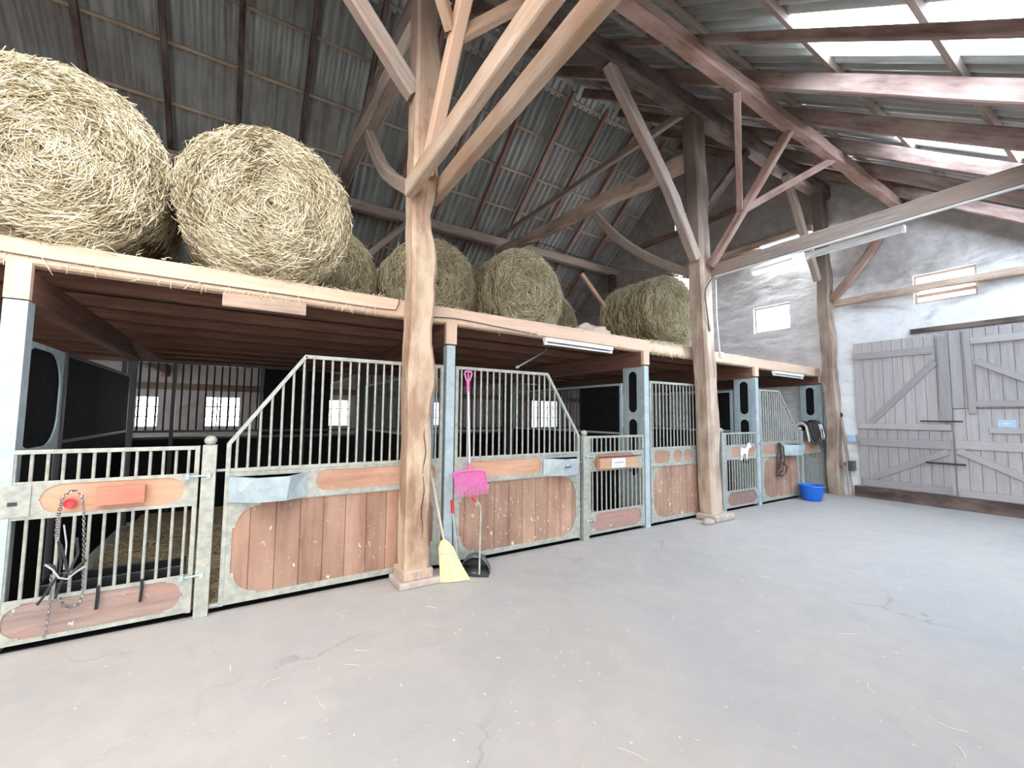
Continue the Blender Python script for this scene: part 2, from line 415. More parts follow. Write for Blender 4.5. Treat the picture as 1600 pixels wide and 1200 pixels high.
def rect(x0, x1, z0, z1): return [(x0, z0), (x1, z0), (x1, z1), (x0, z1)]

# ------------------------------------------------------------------ dimensions
XE = 10.9          # inner face of the end wall
XB = -5.5          # rear limit of what is modelled
YR, ZR = 7.48, 9.4 # ridge
TL, TR = .82, .74  # roof slopes
YW = 11.5          # stable wall under the loft
YK = 14.2          # eave wall behind the loft
YO = -2.8          # right outer wall
def zl(y): return ZR-TL*(y-YR)
def zr(y): return ZR-TR*(YR-y)
SF = 4.27          # plane of the stall fronts
def beamz(x): return 2.633-.0098*(x+1.3)   # underside of the loft front beam

# ------------------------------------------------------------------ floor and walls
mb = MB(); mb.poly(rect(XB-6, XE+.4, YO-8, YK+.4), [], 'xy', 0, -.2)
tag(mb.build('floor', FLOOR), kind='structure')

gable = [(YO, 0), (YK, 0), (YK, zl(YK)+.30), (YR, ZR+.32), (YO, zr(YO)+.33)]
win_end = [(4.88, 5.73, 3.70, 4.35), (1.83, 2.68, 3.80, 4.36), (7.52, 7.98, 7.10, 7.62)]
holes = [rect(*w) for w in win_end]
mb = MB(); mb.poly(gable, holes, 'yz', XE, XE+.45)
tag(mb.build('wall_end', PLASTER), kind='structure')
mb = MB(); win_left = [(-1.98, -1.42, 1.3, 1.93), (-.62, .02, 1.3, 1.95), (1.75, 2.35, 1.3, 1.95), (4.4, 5.1, 1.3, 1.95), (8.1, 9.2, 1.2, 2.2)]
mb.poly(rect(XB, XE, 0, 2.62), [rect(*w) for w in win_left], 'xz', YW, YW+.35)
tag(mb.build('wall_left', WHITEW), kind='structure')
mb = MB(); mb.poly([(XB, 0), (-3.8, 0), (-3.8, 1.68), (3.4, 1.68), (3.4, 0), (8.0, 0), (8.0, 1.3), (9.6, 1.3), (9.6, 0), (XE+.45, 0), (XE+.45, zr(YO)+.1), (XB, zr(YO)+.1)], [], 'xz', YO-.3, YO)  # unseen openings, shaped to let sky light in
tag(mb.build('wall_right', PLASTER), kind='structure')
mb = MB(); mb.poly(rect(XB, XE, 0, zl(YK)+.02), [], 'xz', YK, YK+.3)
tag(mb.build('wall_eave', PLASTER), kind='structure')
mb = MB(); mb.poly(gable, [[(-2.0, .01), (.5, .01), (.5, 2.4), (-2.0, 2.4)]], 'yz', XB-.4, XB)  # doorway out of view, sized for the light it lets in
tag(mb.build('wall_rear', PLASTER), kind='structure')
# end-wall windows
for i, (y0, y1, z0, z1) in enumerate(win_end):
    f = MB(); f.box(XE+.06, XE+.12, y0-.01, y1+.01, z0-.01, z0+.045, 'y').box(XE+.06, XE+.12, y0-.01, y1+.01, z1-.045, z1+.01, 'y')
    f.box(XE+.06, XE+.12, y0-.01, y0+.04, z0+.045, z1-.045, 'z').box(XE+.06, XE+.12, y1-.04, y1+.01, z0+.045, z1-.045, 'z')
    if i == 1: f.box(XE+.05, XE+.12, y0+.04, y1-.04, z0+.12, z0+.19, 'y')
    w = tag(f.build('window_%d' % (i+1), W_GREY), kind='structure')
    p = MB(); p.box(XE+.085, XE+.095, y0+.03, y1-.03, z0+.03, z1-.03, 'y'); p.build('pane', GLASS, w)
for i, (x0, x1, z0, z1) in enumerate(win_left):
    f = MB(); n_ = 3 if x1-x0 < .8 else 4
    for k in range(n_+1):
        x = x0+(x1-x0)*k/n_; f.box(x-.013, x+.013, YW+.03, YW+.06, z0, z1, 'z')
    for k in range(4):
        z = z0+(z1-z0)*k/3; f.box(x0, x1, YW+.035, YW+.055, z-.013, z+.013, 'x')
    w = tag(f.build('window_%d' % (i+4), STEELD), kind='structure')
    p = MB(); p.box(x0, x1, YW+.07, YW+.08, z0, z1, 'x'); p.build('pane', GLASSL, w)

# ------------------------------------------------------------------ roof
WAVE = .177
def corr(x0, x1, ya, yb, zf, lift, name, m, th=.006):
    n = max(2, int(round((x1-x0)/WAVE*8))); xs = [x0+(x1-x0)*i/n for i in range(n+1)]
    t = TL if zf is zl else -TR; k = 1/math.hypot(1, t); ny, nz = t*k, k
    nr = max(1, int(abs(yb-ya)/1.5)); vs = []; fs = []; uvs = []
    for x in xs:
        a = lift+.032*math.sin(2*PI*x/WAVE)
        for j in range(nr+1):
            y = ya+(yb-ya)*j/nr; vs.append((x, y+ny*a, zf(y)+nz*a))
    for i in range(n):
        for j in range(nr):
            a = i*(nr+1)+j; b = a+nr+1; fs.append((a, a+1, b+1, b)); uvs.append([(0, xs[i]), (1, xs[i]), (1, xs[i+1]), (0, xs[i+1])])
    mb = MB(); mb.add(vs, fs, uvs); o = mb.build(name, m, None, 'all')
    s = o.modifiers.new('sheet', 'SOLIDIFY'); s.thickness = th; s.offset = 1
    return o
tag(corr(XB, XE+.3, YR-.05, YK+.5, zl, .24, 'ceiling_left', SHEET), kind='structure')
sky = [(4.42, 5.30, .2, 2.12), (7.07, 8.07, -1.6, 2.2), (9.72, 10.22, -.6, 2.25), (-1.2, .1, -1.9, 3.6), (-3.9, -2.6, -1.9, 3.6)]  # panels behind the camera are added unseen, to brighten the barn
sky.sort()
x = XB; parts_ = []
for i, (a, b, y0, y1) in enumerate(sky):
    parts_.append((x, a, YO-.4, YR+.05)); parts_.append((a, b, y1, YR+.05)); parts_.append((a, b, YO-.4, y0)); x = b
parts_.append((x, XE+.3, YO-.4, YR+.05))
for i, (a, b, y0, y1) in enumerate(parts_):
    tag(corr(a-.004, b+.004, y0, y1, zr, .29, 'ceiling_right', SHEET), kind='structure')
for i, (a, b, y0, y1) in enumerate(sky):
    tag(corr(a, b, y0, y1, zr, .29, 'window_%d' % (i+9), SKYFILL if b < 1 else SKYB), kind='structure')  # rear sheets are added glowing fill, the far ones real skylights

ORD = ['first', 'second', 'third', 'fourth', 'fifth', 'sixth', 'seventh', 'eighth', 'ninth', 'tenth', 'eleventh', 'twelfth', 'thirteenth', 'fourteenth', 'fifteenth']
kL = 1/math.hypot(1, TL); kR = 1/math.hypot(1, TR)
xl = [9.9-1.13*i for i in range(14)]
for i, x in enumerate(xl):
    d = .07
    timber('rafter', (x, YR+.02, ZR+.05), (x, YK-.02, zl(YK-.02)+.05), .09, .13, W_RED if x > 2 else W_DARK,
           'reddish brown rafter under the left roof slope, %s from the end wall' % ORD[i], 'rafter', 'rafters of the left roof slope', rough=.006, seg=10)
xr = [10.5-1.243*i for i in range(13)]
for i, x in enumerate(xr):
    thin = abs(x-4.285) < .05; hh = .09 if thin else .19; x += .03 if thin else 0
    timber('rafter', (x, YR-.02, ZR-.005+hh/2), (x, YO+.05, zr(YO+.05)-.005+hh/2), .08 if thin else .10, hh, W_RAFT,
           'brown rafter under the right roof slope, %s from the end wall' % ORD[i], 'rafter', 'rafters of the right roof slope', rough=.007, seg=14)
yb = [7.62+.78*i for i in range(9)]
for i, y in enumerate(yb):
    z = zl(y); mbb = MB(); c = Vector((0, TL*kL, kL))*.175
    mbb.beam((XB, y+c.y, z+c.z), (XE, y+c.y, z+c.z), .055, .05, (0, TL*kL, kL))
    tag(mbb.build('roof_batten', W_BATT), 'long pale batten under the left roof sheets, %s below the ridge' % ORD[i], 'batten', 'battens of the left roof slope')
for i in range(10):
    y = 6.9-.97*i; z = zr(y); mbb = MB(); c = Vector((0, -TR*kR, kR))*.232
    mbb.beam((XB, y+c.y, z+c.z), (XE, y+c.y, z+c.z), .07, .06, (0, -TR*kR, kR))
    tag(mbb.build('roof_batten', W_GREY), 'long grey batten under the right roof sheets, %s below the ridge' % ORD[i], 'batten', 'battens of the right roof slope')

mb = MB(); mb.beam((XB, YR+.16, ZR+.17), (XE+.3, YR+.16, ZR+.17), .50, .03, (0, TL*kL, kL)).beam((XB, YR-.16, ZR+.20), (XE+.3, YR-.16, ZR+.20), .50, .03, (0, -TR*kR, kR))
tag(mb.build('trim_ridge', SHEET), kind='structure')
# ------------------------------------------------------------------ timber frame
P1Y, P1Z = 4.08, 6.5
timber('purlin', (XB, P1Y, P1Z+.14), (XE, P1Y, P1Z+.14), .24, .27, W_DARK, 'heavy dark purlin carried on top of the tall timber posts', 'beam', rough=.025)
timber('purlin', (XB, 2.8, 5.80), (XE, 2.8, 5.80), .17, .17, W_RED, 'reddish purlin under the right roof slope, running to the end wall', 'beam', rough=.015)
timber('purlin', (XB, 10.45, 6.62), (XE, 10.45, 6.62), .22, .24, W_GREY, 'long weathered purlin low on the left roof slope behind the bales', 'beam', rough=.02)

def post(xb, xt, yc, w, d, m, label, edge=.0, z0=0.0, z1=6.5, rough=.014):
    return timber('timber_post', (xb, yc, z0), (xt, yc, z1), w, d, m, label, 'post', 'tall timber posts before the stalls', upv=(0, 1, 0), rough=rough, edge=edge, seg=44)
post(1.49, 1.47, 4.09, .235, .26, W_POST, 'tall split oak post in front of the first stall panel, broom leaning on it', .05, .14)
post(6.36, 6.10, 4.10,   .26, .26, W_POST2, 'tall rough timber post between the white-label gate and the white-horse gate', .03, .10)
post(10.755, 10.5, 4.03, .22, .23, W_POST2, 'knotty timber post in the corner between the stalls and the end wall', .05, .0, rough=.03)
pm = bpy.data.objects['timber_post']
ck = MB(); zz = [.42+.075*k for k in range(15)]; xx = [1.515+.012*math.sin(k*1.3)+.004*k*.3 for k in range(15)]
ck.tube([(xx[k], 3.957+.004*math.sin(k), zz[k]) for k in range(15)], [.001]+[.0045]*13+[.001], 5)
WL[pm.name] = Vector(pm.location); ck.build('shrinkage_crack', BLACK, pm, label='dark shrinkage crack')
f = thing('post_footing', (1.49, 4.08, 0), 'stepped footing under the oak post beside the yellow broom', 'footing')
MB().box(1.30, 1.70, 3.90, 4.24, .0, .06).build('stone_slab', STONE, f, bevel=.012)
MB().box(1.345, 1.635, 3.935, 4.235, .06, .145).build('timber_pad', W_OLD, f, bevel=.008)
f = thing('post_footing', (6.36, 4.1, 0), 'broken stone footing under the second timber post', 'footing')
MB().box(6.15, 6.66, 3.88, 4.24, 0, .10).build('stone_slab', STONE, f, bevel=.03)
s_ = MB(); s_.sphere((6.02, 3.93, .03), .1, 10, 6, (1.1, .8, .55)); tag(s_.build('loose_stone', STONE, None, True), 'loose pale stone beside the footing of the second timber post', 'stone')

def bent(x, xt, main=False):
    nm = 'oak' if main else 'second timber'
    # pair of tie planks towards the right wall
    m = W_TIE if main else W_GREY
    zt = 3.85 if main else 3.87
    if main:
        for s, zz, lab in ((-.165, 3.83, 'left'), (.165, 3.93, 'right')):
            timber('tie_beam', (x+s, 4.0 if s < 0 else 4.2, zz), (x+s, YO+.1, zz+.2), .09, .19, m, 'pale square-sawn tie plank bolted to the %s side of the oak post' % lab, 'beam', rough=.004)
    else:
        timber('tie_beam', (x+.16, 4.02, 3.95), (x+.16, YO+.1, 4.03), .10, .20, m, 'grey tie beam from the second timber post to the right wall, lamp tubes below', 'beam', rough=.008)
    # raised tie to the left purlin, collar, long brace
    wl = 'main oak post' if main else 'second timber post'
    timber('tie_beam', (xt+.02, 4.2, 5.86), (xt+.02, 10.5, 6.28), .20, .24, W_GREY if main else W_OLD, 'thick hewn beam from the top of the %s across to the left purlin' % wl, 'beam', rough=.03)
    timber('collar_beam', (xt+.16, 4.1, 6.86), (xt+.16, 10.6, 6.86), .10, .12, W_GREY, 'thin collar beam high above the bales at the %s' % wl, 'beam', rough=.01)
    timber('brace', (x-.0, 4.24, 3.95), (xt+.02, 6.45, 5.86), .13, .15, W_GREY, 'curved brace rising from the %s towards the left purlin' % wl, 'brace', rough=.015, bend=(0, .12, -.12))
    # strut to the right purlin with two branches
    mm = W_NEW if main else W_RED
    a = Vector((x-.02 if main else x+.02, 3.93, 4.0)); b = Vector((xt+.03 if main else 6.52, 2.84, 5.74)); N_ = a+(b-a)*(.56 if main else .42)
    timber('strut', a, b, .12, .12, mm, 'sawn strut leaning from the %s up to the right purlin' % wl, 'brace', rough=.004)
    for s, lab in ((-.75 if main else -1.22, 'rear'), (1.0 if main else 1.5, 'far')):
        timber('strut', N_+Vector((.05 if s > 0 else -.05, 0, .05)), (N_.x+s, 2.82, 5.74), .09, .11, mm, '%s branch strut spreading from the leaning strut of the %s' % (lab, wl), 'brace', rough=.004)
bent(1.49, 1.47, True); bent(6.22, 6.10)
# braces along the posts under the heavy purlin
timber('brace', (1.38, 4.08, 4.88), (-.05, 4.08, 6.55), .15, .17, W_GREY, 'weathered brace from the oak post up to the heavy purlin, towards the first bale', 'brace', rough=.012)
timber('brace', (6.04, 4.06, 4.12), (4.15, 4.06, 6.52), .14, .16, W_GREY, 'long brace from the second timber post back up to the heavy purlin', 'brace', rough=.018, bend=(.05, 0, .06))
timber('brace', (6.24, 4.08, 4.9), (7.7, 4.08, 6.5), .11, .13, W_DARK, 'dark brace from the second timber post forward to the heavy purlin', 'brace', rough=.01)
timber('brace', (10.34, 4.06, 4.55), (9.1, 4.06, 6.5), .12, .14, W_GREY, 'grey brace from the corner post back to the heavy purlin', 'brace', rough=.015)
timber('knee_brace', (10.6, 3.92, 4.12), (10.72, 2.9, 5.72), .13, .15, W_RED, 'bent reddish knee brace from the corner post to the right purlin', 'brace', rough=.01, bend=(0, -.16, .02))
# end wall framing
timber('wall_rail', (10.83, 4.3, 5.92), (10.83, YW, 5.92), .14, .17, W_OLD, 'upper rail across the end wall behind the bales', 'beam', rough=.02)
timber('wall_rail', (10.83, 3.97, 4.08), (10.83, YO, 4.06), .13, .14, W_OLD, 'weathered rail across the end wall under the two-pane window', 'beam', rough=.02)
timber('wall_rail', (10.85, 4.3, 7.1), (10.85, 9.3, 7.1), .10, .13, W_RED, 'thin reddish rail high on the gable wall', 'beam', rough=.02)
timber('timber_post', (10.75, 10.45, 2.8), (10.75, 10.45, 6.5), .2, .2, W_DARK, 'dark post at the end wall under the left purlin', 'post', None, upv=(0, 1, 0), rough=.02)
timber('timber_post', (6.1, 10.45, 2.8), (6.1, 10.45, 6.5), .2, .2, W_GREY, 'weathered post under the left purlin behind the middle bales', 'post', None, upv=(0, 1, 0), rough=.02)
timber('timber_post', (1.45, 10.45, 2.8), (1.45, 10.45, 6.5), .2, .2, W_GREY, 'weathered post under the left purlin behind the second bale', 'post', None, upv=(0, 1, 0), rough=.02)
a = at(908, 428, 'y', 10.45); b = at(956, 495, 'y', 10.45)
timber('brace', a, b, .12, .14, W_NEW, 'pale brace under the left purlin close to the end wall', 'brace', rough=.01)
a = at(640, 346, 'y', 10.45); b = at(570, 402, 'y', 10.45)
timber('brace', a, b, .12, .14, W_GREY, 'weathered brace under the left purlin seen left of the oak post', 'brace', rough=.01)

# ------------------------------------------------------------------ loft
x0, x1 = -3.6, XE-.02
timber('loft_beam', (x0, 4.36, beamz(x0)+.09), (x1, 4.36, beamz(x1)+.09), .13, .185, W_FASC, 'long sawn front beam of the hay loft above the stall fronts', 'beam', rough=.005, seg=60)
mb = MB()
for k in range(72):
    y = 4.43+k*.136
    if y+.13 < YK: mb.beam((XB, y+.065, 2.80), (XE, y+.065, 2.70), .131, .035)
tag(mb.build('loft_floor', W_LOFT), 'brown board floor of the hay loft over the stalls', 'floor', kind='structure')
POSTX = [-1.32, 1.92, 5.07, 8.125, 10.80]
nmP = ['near left steel post', 'steel post beside the oak post', 'steel post of the white-label gate', 'steel post of the white-horse gate', 'steel post by the end wall']
for i, x in enumerate(POSTX):
    zb = 2.36-.005*i
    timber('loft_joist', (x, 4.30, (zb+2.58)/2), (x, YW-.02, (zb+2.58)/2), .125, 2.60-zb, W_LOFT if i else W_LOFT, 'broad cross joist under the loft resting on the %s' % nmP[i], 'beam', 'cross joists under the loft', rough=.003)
for k in range(9):
    y = 4.95+k*.72
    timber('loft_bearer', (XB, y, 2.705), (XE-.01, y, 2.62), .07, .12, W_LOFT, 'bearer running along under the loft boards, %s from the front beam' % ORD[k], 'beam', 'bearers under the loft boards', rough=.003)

a_ = beamz(.1)
tag(MB().box(-.16, .48, 4.30, 4.34, a_-.115, a_-.003, 'x').build('filler_board', W_OLD), 'short pale filler board under the loft beam above the sloping bars', 'board')
# ------------------------------------------------------------------ stall fronts
def bars(root, xs, zlo, zhi, r=.0105):
    for x in xs:
        z1 = zhi(x) if callable(zhi) else zhi
        if z1-zlo > .03: MB().tube([(x, SF, zlo), (x, SF, z1)], r, 8).build('bar', STEEL, root, True)
def spaced(a, b, s=.0815):
    n = max(1, round((b-a)/s)); return [a+(b-a)*(i+.5)/n for i in range(n)]
def gate(x0, x1, label, ovals, kick=True, wmat=None, kmat=None):
    g = thing('low_gate', ((x0+x1)/2, SF, .04), label, 'gate')
    f = MB(); t = .032
    f.box(x0, x0+t, SF-.018, SF+.018, .045, 1.335, 'z').box(x1-t, x1, SF-.018, SF+.018, .045, 1.335, 'z')
    f.box(x0+t, x1-t, SF-.018, SF+.018, 1.305, 1.335, 'x')
    f.build('frame', STEEL, g, bevel=.003)
    h = [cusped(a, b, .892, 1.095, .088, .008) if b-a > .5 else rrect(a, b, .895, 1.09, .09) for a, b in ovals]
    MB().poly(rect(x0+t, x1-t, .865, 1.12), h, 'xz', SF-.014, SF-.008).build('middle_plate', STEEL, g)
    p = MB().poly(rect(x0+t, x1-t, .87, 1.115), [], 'xz', SF-.006, SF+.012).build('middle_board', wmat or W_GATE2, g)
    if kick:
        w = x1-x0
        MB().poly(rect(x0+t, x1-t, .05, .34), [cusped(x0+.06, x1-.06, .08, .312, .088, .014)], 'xz', SF-.014, SF-.008).build('kick_plate', STEEL, g)
        MB().poly(rect(x0+t, x1-t, .05, .335), [], 'xz', SF-.006, SF+.012).build('kick_board', kmat or W_GREYB, g)
    xs = spaced(x0+t, x1-t)
    bars(g, xs, 1.12, 1.306)
    bars(g, xs, .335 if kick else .07, .868)
    return g
def panel(x0, x1, xs_, side, label, ovals, lower, wmat=W_GATE, um=None):
    """high panel; side -1: slope on its left down to 1.34 m, +1: on its right"""
    g = thing('stall_panel', ((x0+x1)/2, SF, .04), label, 'stall panel')
    t = .034; f = MB(); zt = 2.133
    zL = 1.34 if side < 0 else zt; zR_ = zt if side < 0 else 1.34
    f.box(x0, x0+t, SF-.018, SF+.018, .045, zL, 'z').box(x1-t, x1, SF-.018, SF+.018, .045, zR_, 'z')
    if side < 0:
        f.beam((x0+.01, SF, 1.335), (xs_, SF, zt-.008), .034, .032, (0, 0, 1)).box(xs_-.01, x1-t, SF-.017, SF+.017, zt-.034, zt, 'x')
        zf = lambda x: min(zt-.02, 1.335+(x-x0-.01)*(zt-1.343)/(xs_-x0-.01))
    else:
        f.beam((xs_, SF, zt-.008), (x1-.01, SF, 1.335), .034, .032, (0, 0, 1)).box(x0+t, xs_+.01, SF-.017, SF+.017, zt-.034, zt, 'x')
        zf = lambda x: min(zt-.02, 1.335+(x1-.01-x)*(zt-1.343)/(x1-.01-xs_))
    f.box(x0+t, x1-t, SF-.020, SF+.018, 1.112, 1.142, 'x').box(x0+t, x1-t, SF-.024, SF-.008, .855, .888, 'x')
    f.build('frame', STEEL, g, bevel=.003)
    MB().poly(rect(x0+t, x1-t, .87, 1.12), [rrect(a, b, .905, 1.09, .085) for a, b in ovals], 'xz', SF-.014, SF-.008).build('upper_plate', STEEL, g)
    MB().poly(rect(x0+t, x1-t, .87, 1.115), [], 'xz', SF-.006, SF+.012).build('upper_board', um or W_GATE2, g)
    a, b = lower; c0, c1 = .105, .848
    hole = cusped(a, b, c0, c1, .17)
    # cusped shoulders of the corner plates
    hole = [(x, z) for x, z in hole]
    MB().poly(rect(x0+t, x1-t, .05, .868), [hole], 'xz', SF-.014, SF-.008).build('corner_plate', STEEL, g)
    MB().poly(rect(x0+t, x1-t, .055, .866), [], 'xz', SF-.006, SF+.02, True).build('board_panel', wmat, g)
    bars(g, spaced(x0+t, x1-t, .081), 1.142, zf)
    return g
def ballpost(x, label):
    g = thing('gate_post', (x, SF, 0), label, 'gate post')
    MB().box(x-.048, x+.048, SF-.048, SF+.048, 0, 1.34, 'z').build('post', STEEL, g, bevel=.004)
    MB().sphere((x, SF, 1.375), .042, 14, 10, (1.05, 1.05, .95)).build('ball_cap', STEEL, g, True)
    return g
def feeder(parent, x0, x1, handle=False):
    a = (x1-x0); y0, y1 = SF-.026, SF-.22
    def ring(z, k):
        return [(x0+.0, y0, z), (x0+a*.32+.02*k, y1+.05*k, z), (x1-a*.26-.02*k, y1+.05*k, z), (x1, y0, z)]
    mb = MB(); vs = ring(1.075, 0)+ring(.87, 1); inn = [((p[0]-(x0+x1)/2)*.9+(x0+x1)/2, y0+(p[1]-y0)*.88, p[2]) for p in ring(1.075, 0)]+[((p[0]-(x0+x1)/2)*.86+(x0+x1)/2, y0+(p[1]-y0)*.84, .90) for p in ring(.9, 1)]
    vs += inn
    fs = []
    for k in range(3):
        fs.append((k+4, k+5, k+1, k)); fs.append((8+k, 9+k, 13+k, 12+k)); fs.append((k, k+1, 9+k, 8+k))
    fs += [(7, 4, 0, 3), (11, 8, 12, 15), (4, 7, 6, 5), (12, 13, 14, 15), (3, 0, 8, 11)]
    mb.add(vs, fs, [[(0, 0)]*4]*len(fs))
    o = mb.build('feed_trough', STEELB, parent, label='galvanised corner-cut feed trough')
    if handle: MB().sphere(((x0+x1)/2-.06, y1-.004, .99), .045, 12, 8, (1.2, .2, .5)).build('drain_cap', CHROME, o, True)
    return o

g1 = gate(-1.33, -.245, 'low barred gate at far left with orange board, red-brown box and grey kick board', [(-1.13, -.325)], wmat=W_ORANGE)
bx = MB(); bx.box(-.83, -.56, SF-.075, SF-.02, .93, 1.06, 'x'); bx.build('name_box', W_BOX, g1, bevel=.004, label='red-brown wooden box on the gate board')
MB().box(-1.32, -1.165, SF-.024, SF-.014, .885, 1.10, 'x').build('lock_plate', STEEL, g1, bevel=.003)
MB().box(-1.27, -1.225, SF-.028, SF-.023, .965, .99, 'x').build('lock_slot', STEELD, g1)
ballpost(-.18, 'ball-topped steel post right of the far left gate')
p1 = panel(-.07, 1.84, .50, -1, 'high barred panel with sloping left top and feed trough, behind the oak post', [(.62, 1.42), (1.63, 1.77)], (-.0, 1.75))
feeder(p1, -.04, .545)
p2 = panel(1.985, 3.765, 3.235, 1, 'high barred panel with the pink rake leaning on it', [(2.12, 3.14)], (2.05, 3.70), wmat=W_GATES, um=W_ORANGE)
feeder(p2, 3.17, 3.73, True)
ballpost(3.85, 'ball-topped steel post left of the gate with the white label')
g2 = gate(3.925, 4.995, 'low barred gate with a white-labelled brown box, left of a steel post', [(4.0, 4.80)])
bx = MB(); bx.box(4.06, 4.80, SF-.085, SF-.02, .895, 1.045, 'x'); bo = bx.build('name_box', W_ORANGE, g2, bevel=.004, label='brown wooden box with white label')
MB().box(4.27, 4.53, SF-.09, SF-.086, .905, 1.03, 'x').build('label_card', PLAST, bo)
ln = MB(); ln.box(4.32, 4.49, SF-.0925, SF-.0905, .966, .984, 'x').box(4.32, 4.42, SF-.0925, SF-.0905, .928, .935, 'x'); ln.build('printed_line', PRINT, bo)
MB().box(4.04, 4.86, SF-.095, SF-.07, 1.05, 1.058, 'x').build('box_rod', STEELD, g2)
p3 = panel(5.14, 6.85, 6.32, 1, 'high barred panel with three round boards, left of the second timber post', [(5.225, 5.575), (5.665, 5.865), (5.915, 6.12), (6.3, 6.7)], (5.19, 6.78), wmat=W_GATES)
ballpost(6.95, 'ball-topped steel post right of the second timber post')
g3 = gate(7.03, 8.06, 'low barred gate with a white horse cut-out on it', [(7.24, 7.5), (7.62, 7.97)])
p4 = panel(8.20, 9.64, 8.93, 1, 'high barred panel nearest the end wall, bridle hanging on it', [(8.27, 8.74)], (8.27, 9.57))
feeder(p4, 9.03, 9.62)
ballpost(9.73, 'ball-topped steel post beside the saddle')
g4 = gate(9.80, 10.73, 'low barred gate under the saddle, next to the end wall', [(9.9, 10.6)], kick=False)

# hinges and latches
def latch(parent, xa, xb, z, nm='latch'):
    m = MB(); m.tube([(xa, SF-.055, z), (xb, SF-.055, z)], .008, 8)
    m.box(xa+.005, xa+.03, SF-.07, SF-.02, z-.02, z+.02).box(xb-.03, xb-.005, SF-.07, SF-.02, z-.02, z+.02)
    m.build(nm, STEELB, parent, True)
latch(g1, -.33, -.16, 1.10); latch(g1, -.33, -.17, .33, 'hinge')
latch(g2, 3.83, 3.99, 1.07, 'hinge'); latch(g2, 3.83, 3.99, .25, 'hinge')
latch(g3, 7.98, 8.14, 1.12); latch(g3, 7.98, 8.14, .2, 'hinge'); latch(p4, 9.58, 9.74, .25, 'hinge')
m = MB(); m.tube([(-.13, SF, 1.13), (-.07, SF, 1.13)], .012, 8).tube([(-.13, SF, .06), (-.07, SF, .06)], .02, 8); m.build('pivot', STEEL, p1, True)
m = MB(); m.tube([(3.765, SF, 1.0), (3.81, SF, 1.0)], .012, 8).tube([(3.765, SF, .4), (3.81, SF, .4)], .012, 8); m.build('pivot', STEEL, p2, True)

# steel posts with cut-out side plates, partitions
def steelpost(i):
    x = POSTX[i]; y = SF+.03
    g = thing('steel_post', (x, y, 0), 'tall blue-grey %s holding up the loft' % nmP[i], 'steel post')
    if i == 0:
        m = MB(); m.box(x-.06, x+.06, y-.05, y-.035, 0, 2.36, 'z').box(x-.06, x-.05, y-.035, y+.07, 0, 2.36, 'z').box(x+.05, x+.06, y-.035, y+.07, 0, 2.36, 'z')
        m.build('channel', STEELB, g)
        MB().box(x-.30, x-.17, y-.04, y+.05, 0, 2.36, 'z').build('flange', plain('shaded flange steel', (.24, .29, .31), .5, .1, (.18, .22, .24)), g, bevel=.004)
        MB().poly(rect(y+.07, y+.98, 1.28, 2.12), [rrect(y+.10, y+.93, 1.32, 2.08, .27, 7)], 'yz', x-.006, x+.006).build('side_plate', STEELB, g)
        MB().poly(rect(y+.07, y+.95, .1, 2.09), [], 'yz', x-.03, x-.01).build('rubber_board', RUBBER, g)
    else:
        MB().box(x-.05, x+.05, y-.05, y+.05, 0, 2.36-.005*i, 'z').build('post', STEELB, g, bevel=.005)
        if i > 1:
            h = [rrect(y+.10, y+.26, 1.66, 2.28, .078, 6), rrect(y+.10, y+.26, .72, 1.56, .078, 6)]
            MB().poly(rect(y+.05, y+.37, .06, 2.35), h, 'yz', x-.045, x-.037).build('side_plate', STEELB, g)
            MB().poly(rect(y+.06, y+.36, .1, 2.33), [], 'yz', x-.02, x+.02).build('filler', RUBBER, g)
    MB().box(x-.062, x+.062, 4.245, 4.295, 2.37, beamz(x)+.0, 'z').build('timber_cap', W_FASC, g)
    return g
for i in range(5): steelpost(i)
pn = ['behind the far left gate', 'between the first and second stall', 'between the second and third stall', 'between the third and fourth stall', 'along the end wall']
for i, x in enumerate(POSTX[:4]):
    g = thing('stall_partition', (x, 6.3, 0), 'black partition %s' % pn[i], 'partition')
    ya = 5.3 if i == 0 else 4.74; ye = 7.9
    f = MB(); f.box(x-.02, x+.02, ya, ya+.035, 0, 2.12, 'z').box(x-.02, x+.02, ye-.04, ye, 0, 2.12, 'z').box(x-.02, x+.02, ya+.035, ye-.04, 2.085, 2.12, 'y').box(x-.02, x+.02, ya+.035, ye-.04, 1.32, 1.35, 'y')
    f.build('frame', STEELB if i else STEELD, g)
    if i != 1:
        MB().box(x-.012, x+.012, ya+.035, ye-.05 if i == 0 else 5.7, 1.35, 2.085, 'y').build('upper_board', RUBBER, g)
        for k, yy in enumerate(([] if i == 0 else spaced(5.75, ye-.05, .1))):
            MB().tube([(x, yy, 1.35), (x, yy, 2.085)], .01, 6).build('bar', STEELD, g, True)
    else:
        for yy in spaced(ya+.04, ye-.05, .1): MB().tube([(x, yy, 1.35), (x, yy, 2.085)], .01, 6).build('bar', STEELD, g, True)
    MB().box(x-.014, x+.014, ya+.035, ye-.04, .04, 1.32, 'y').build('lower_board', RUBBER, g)
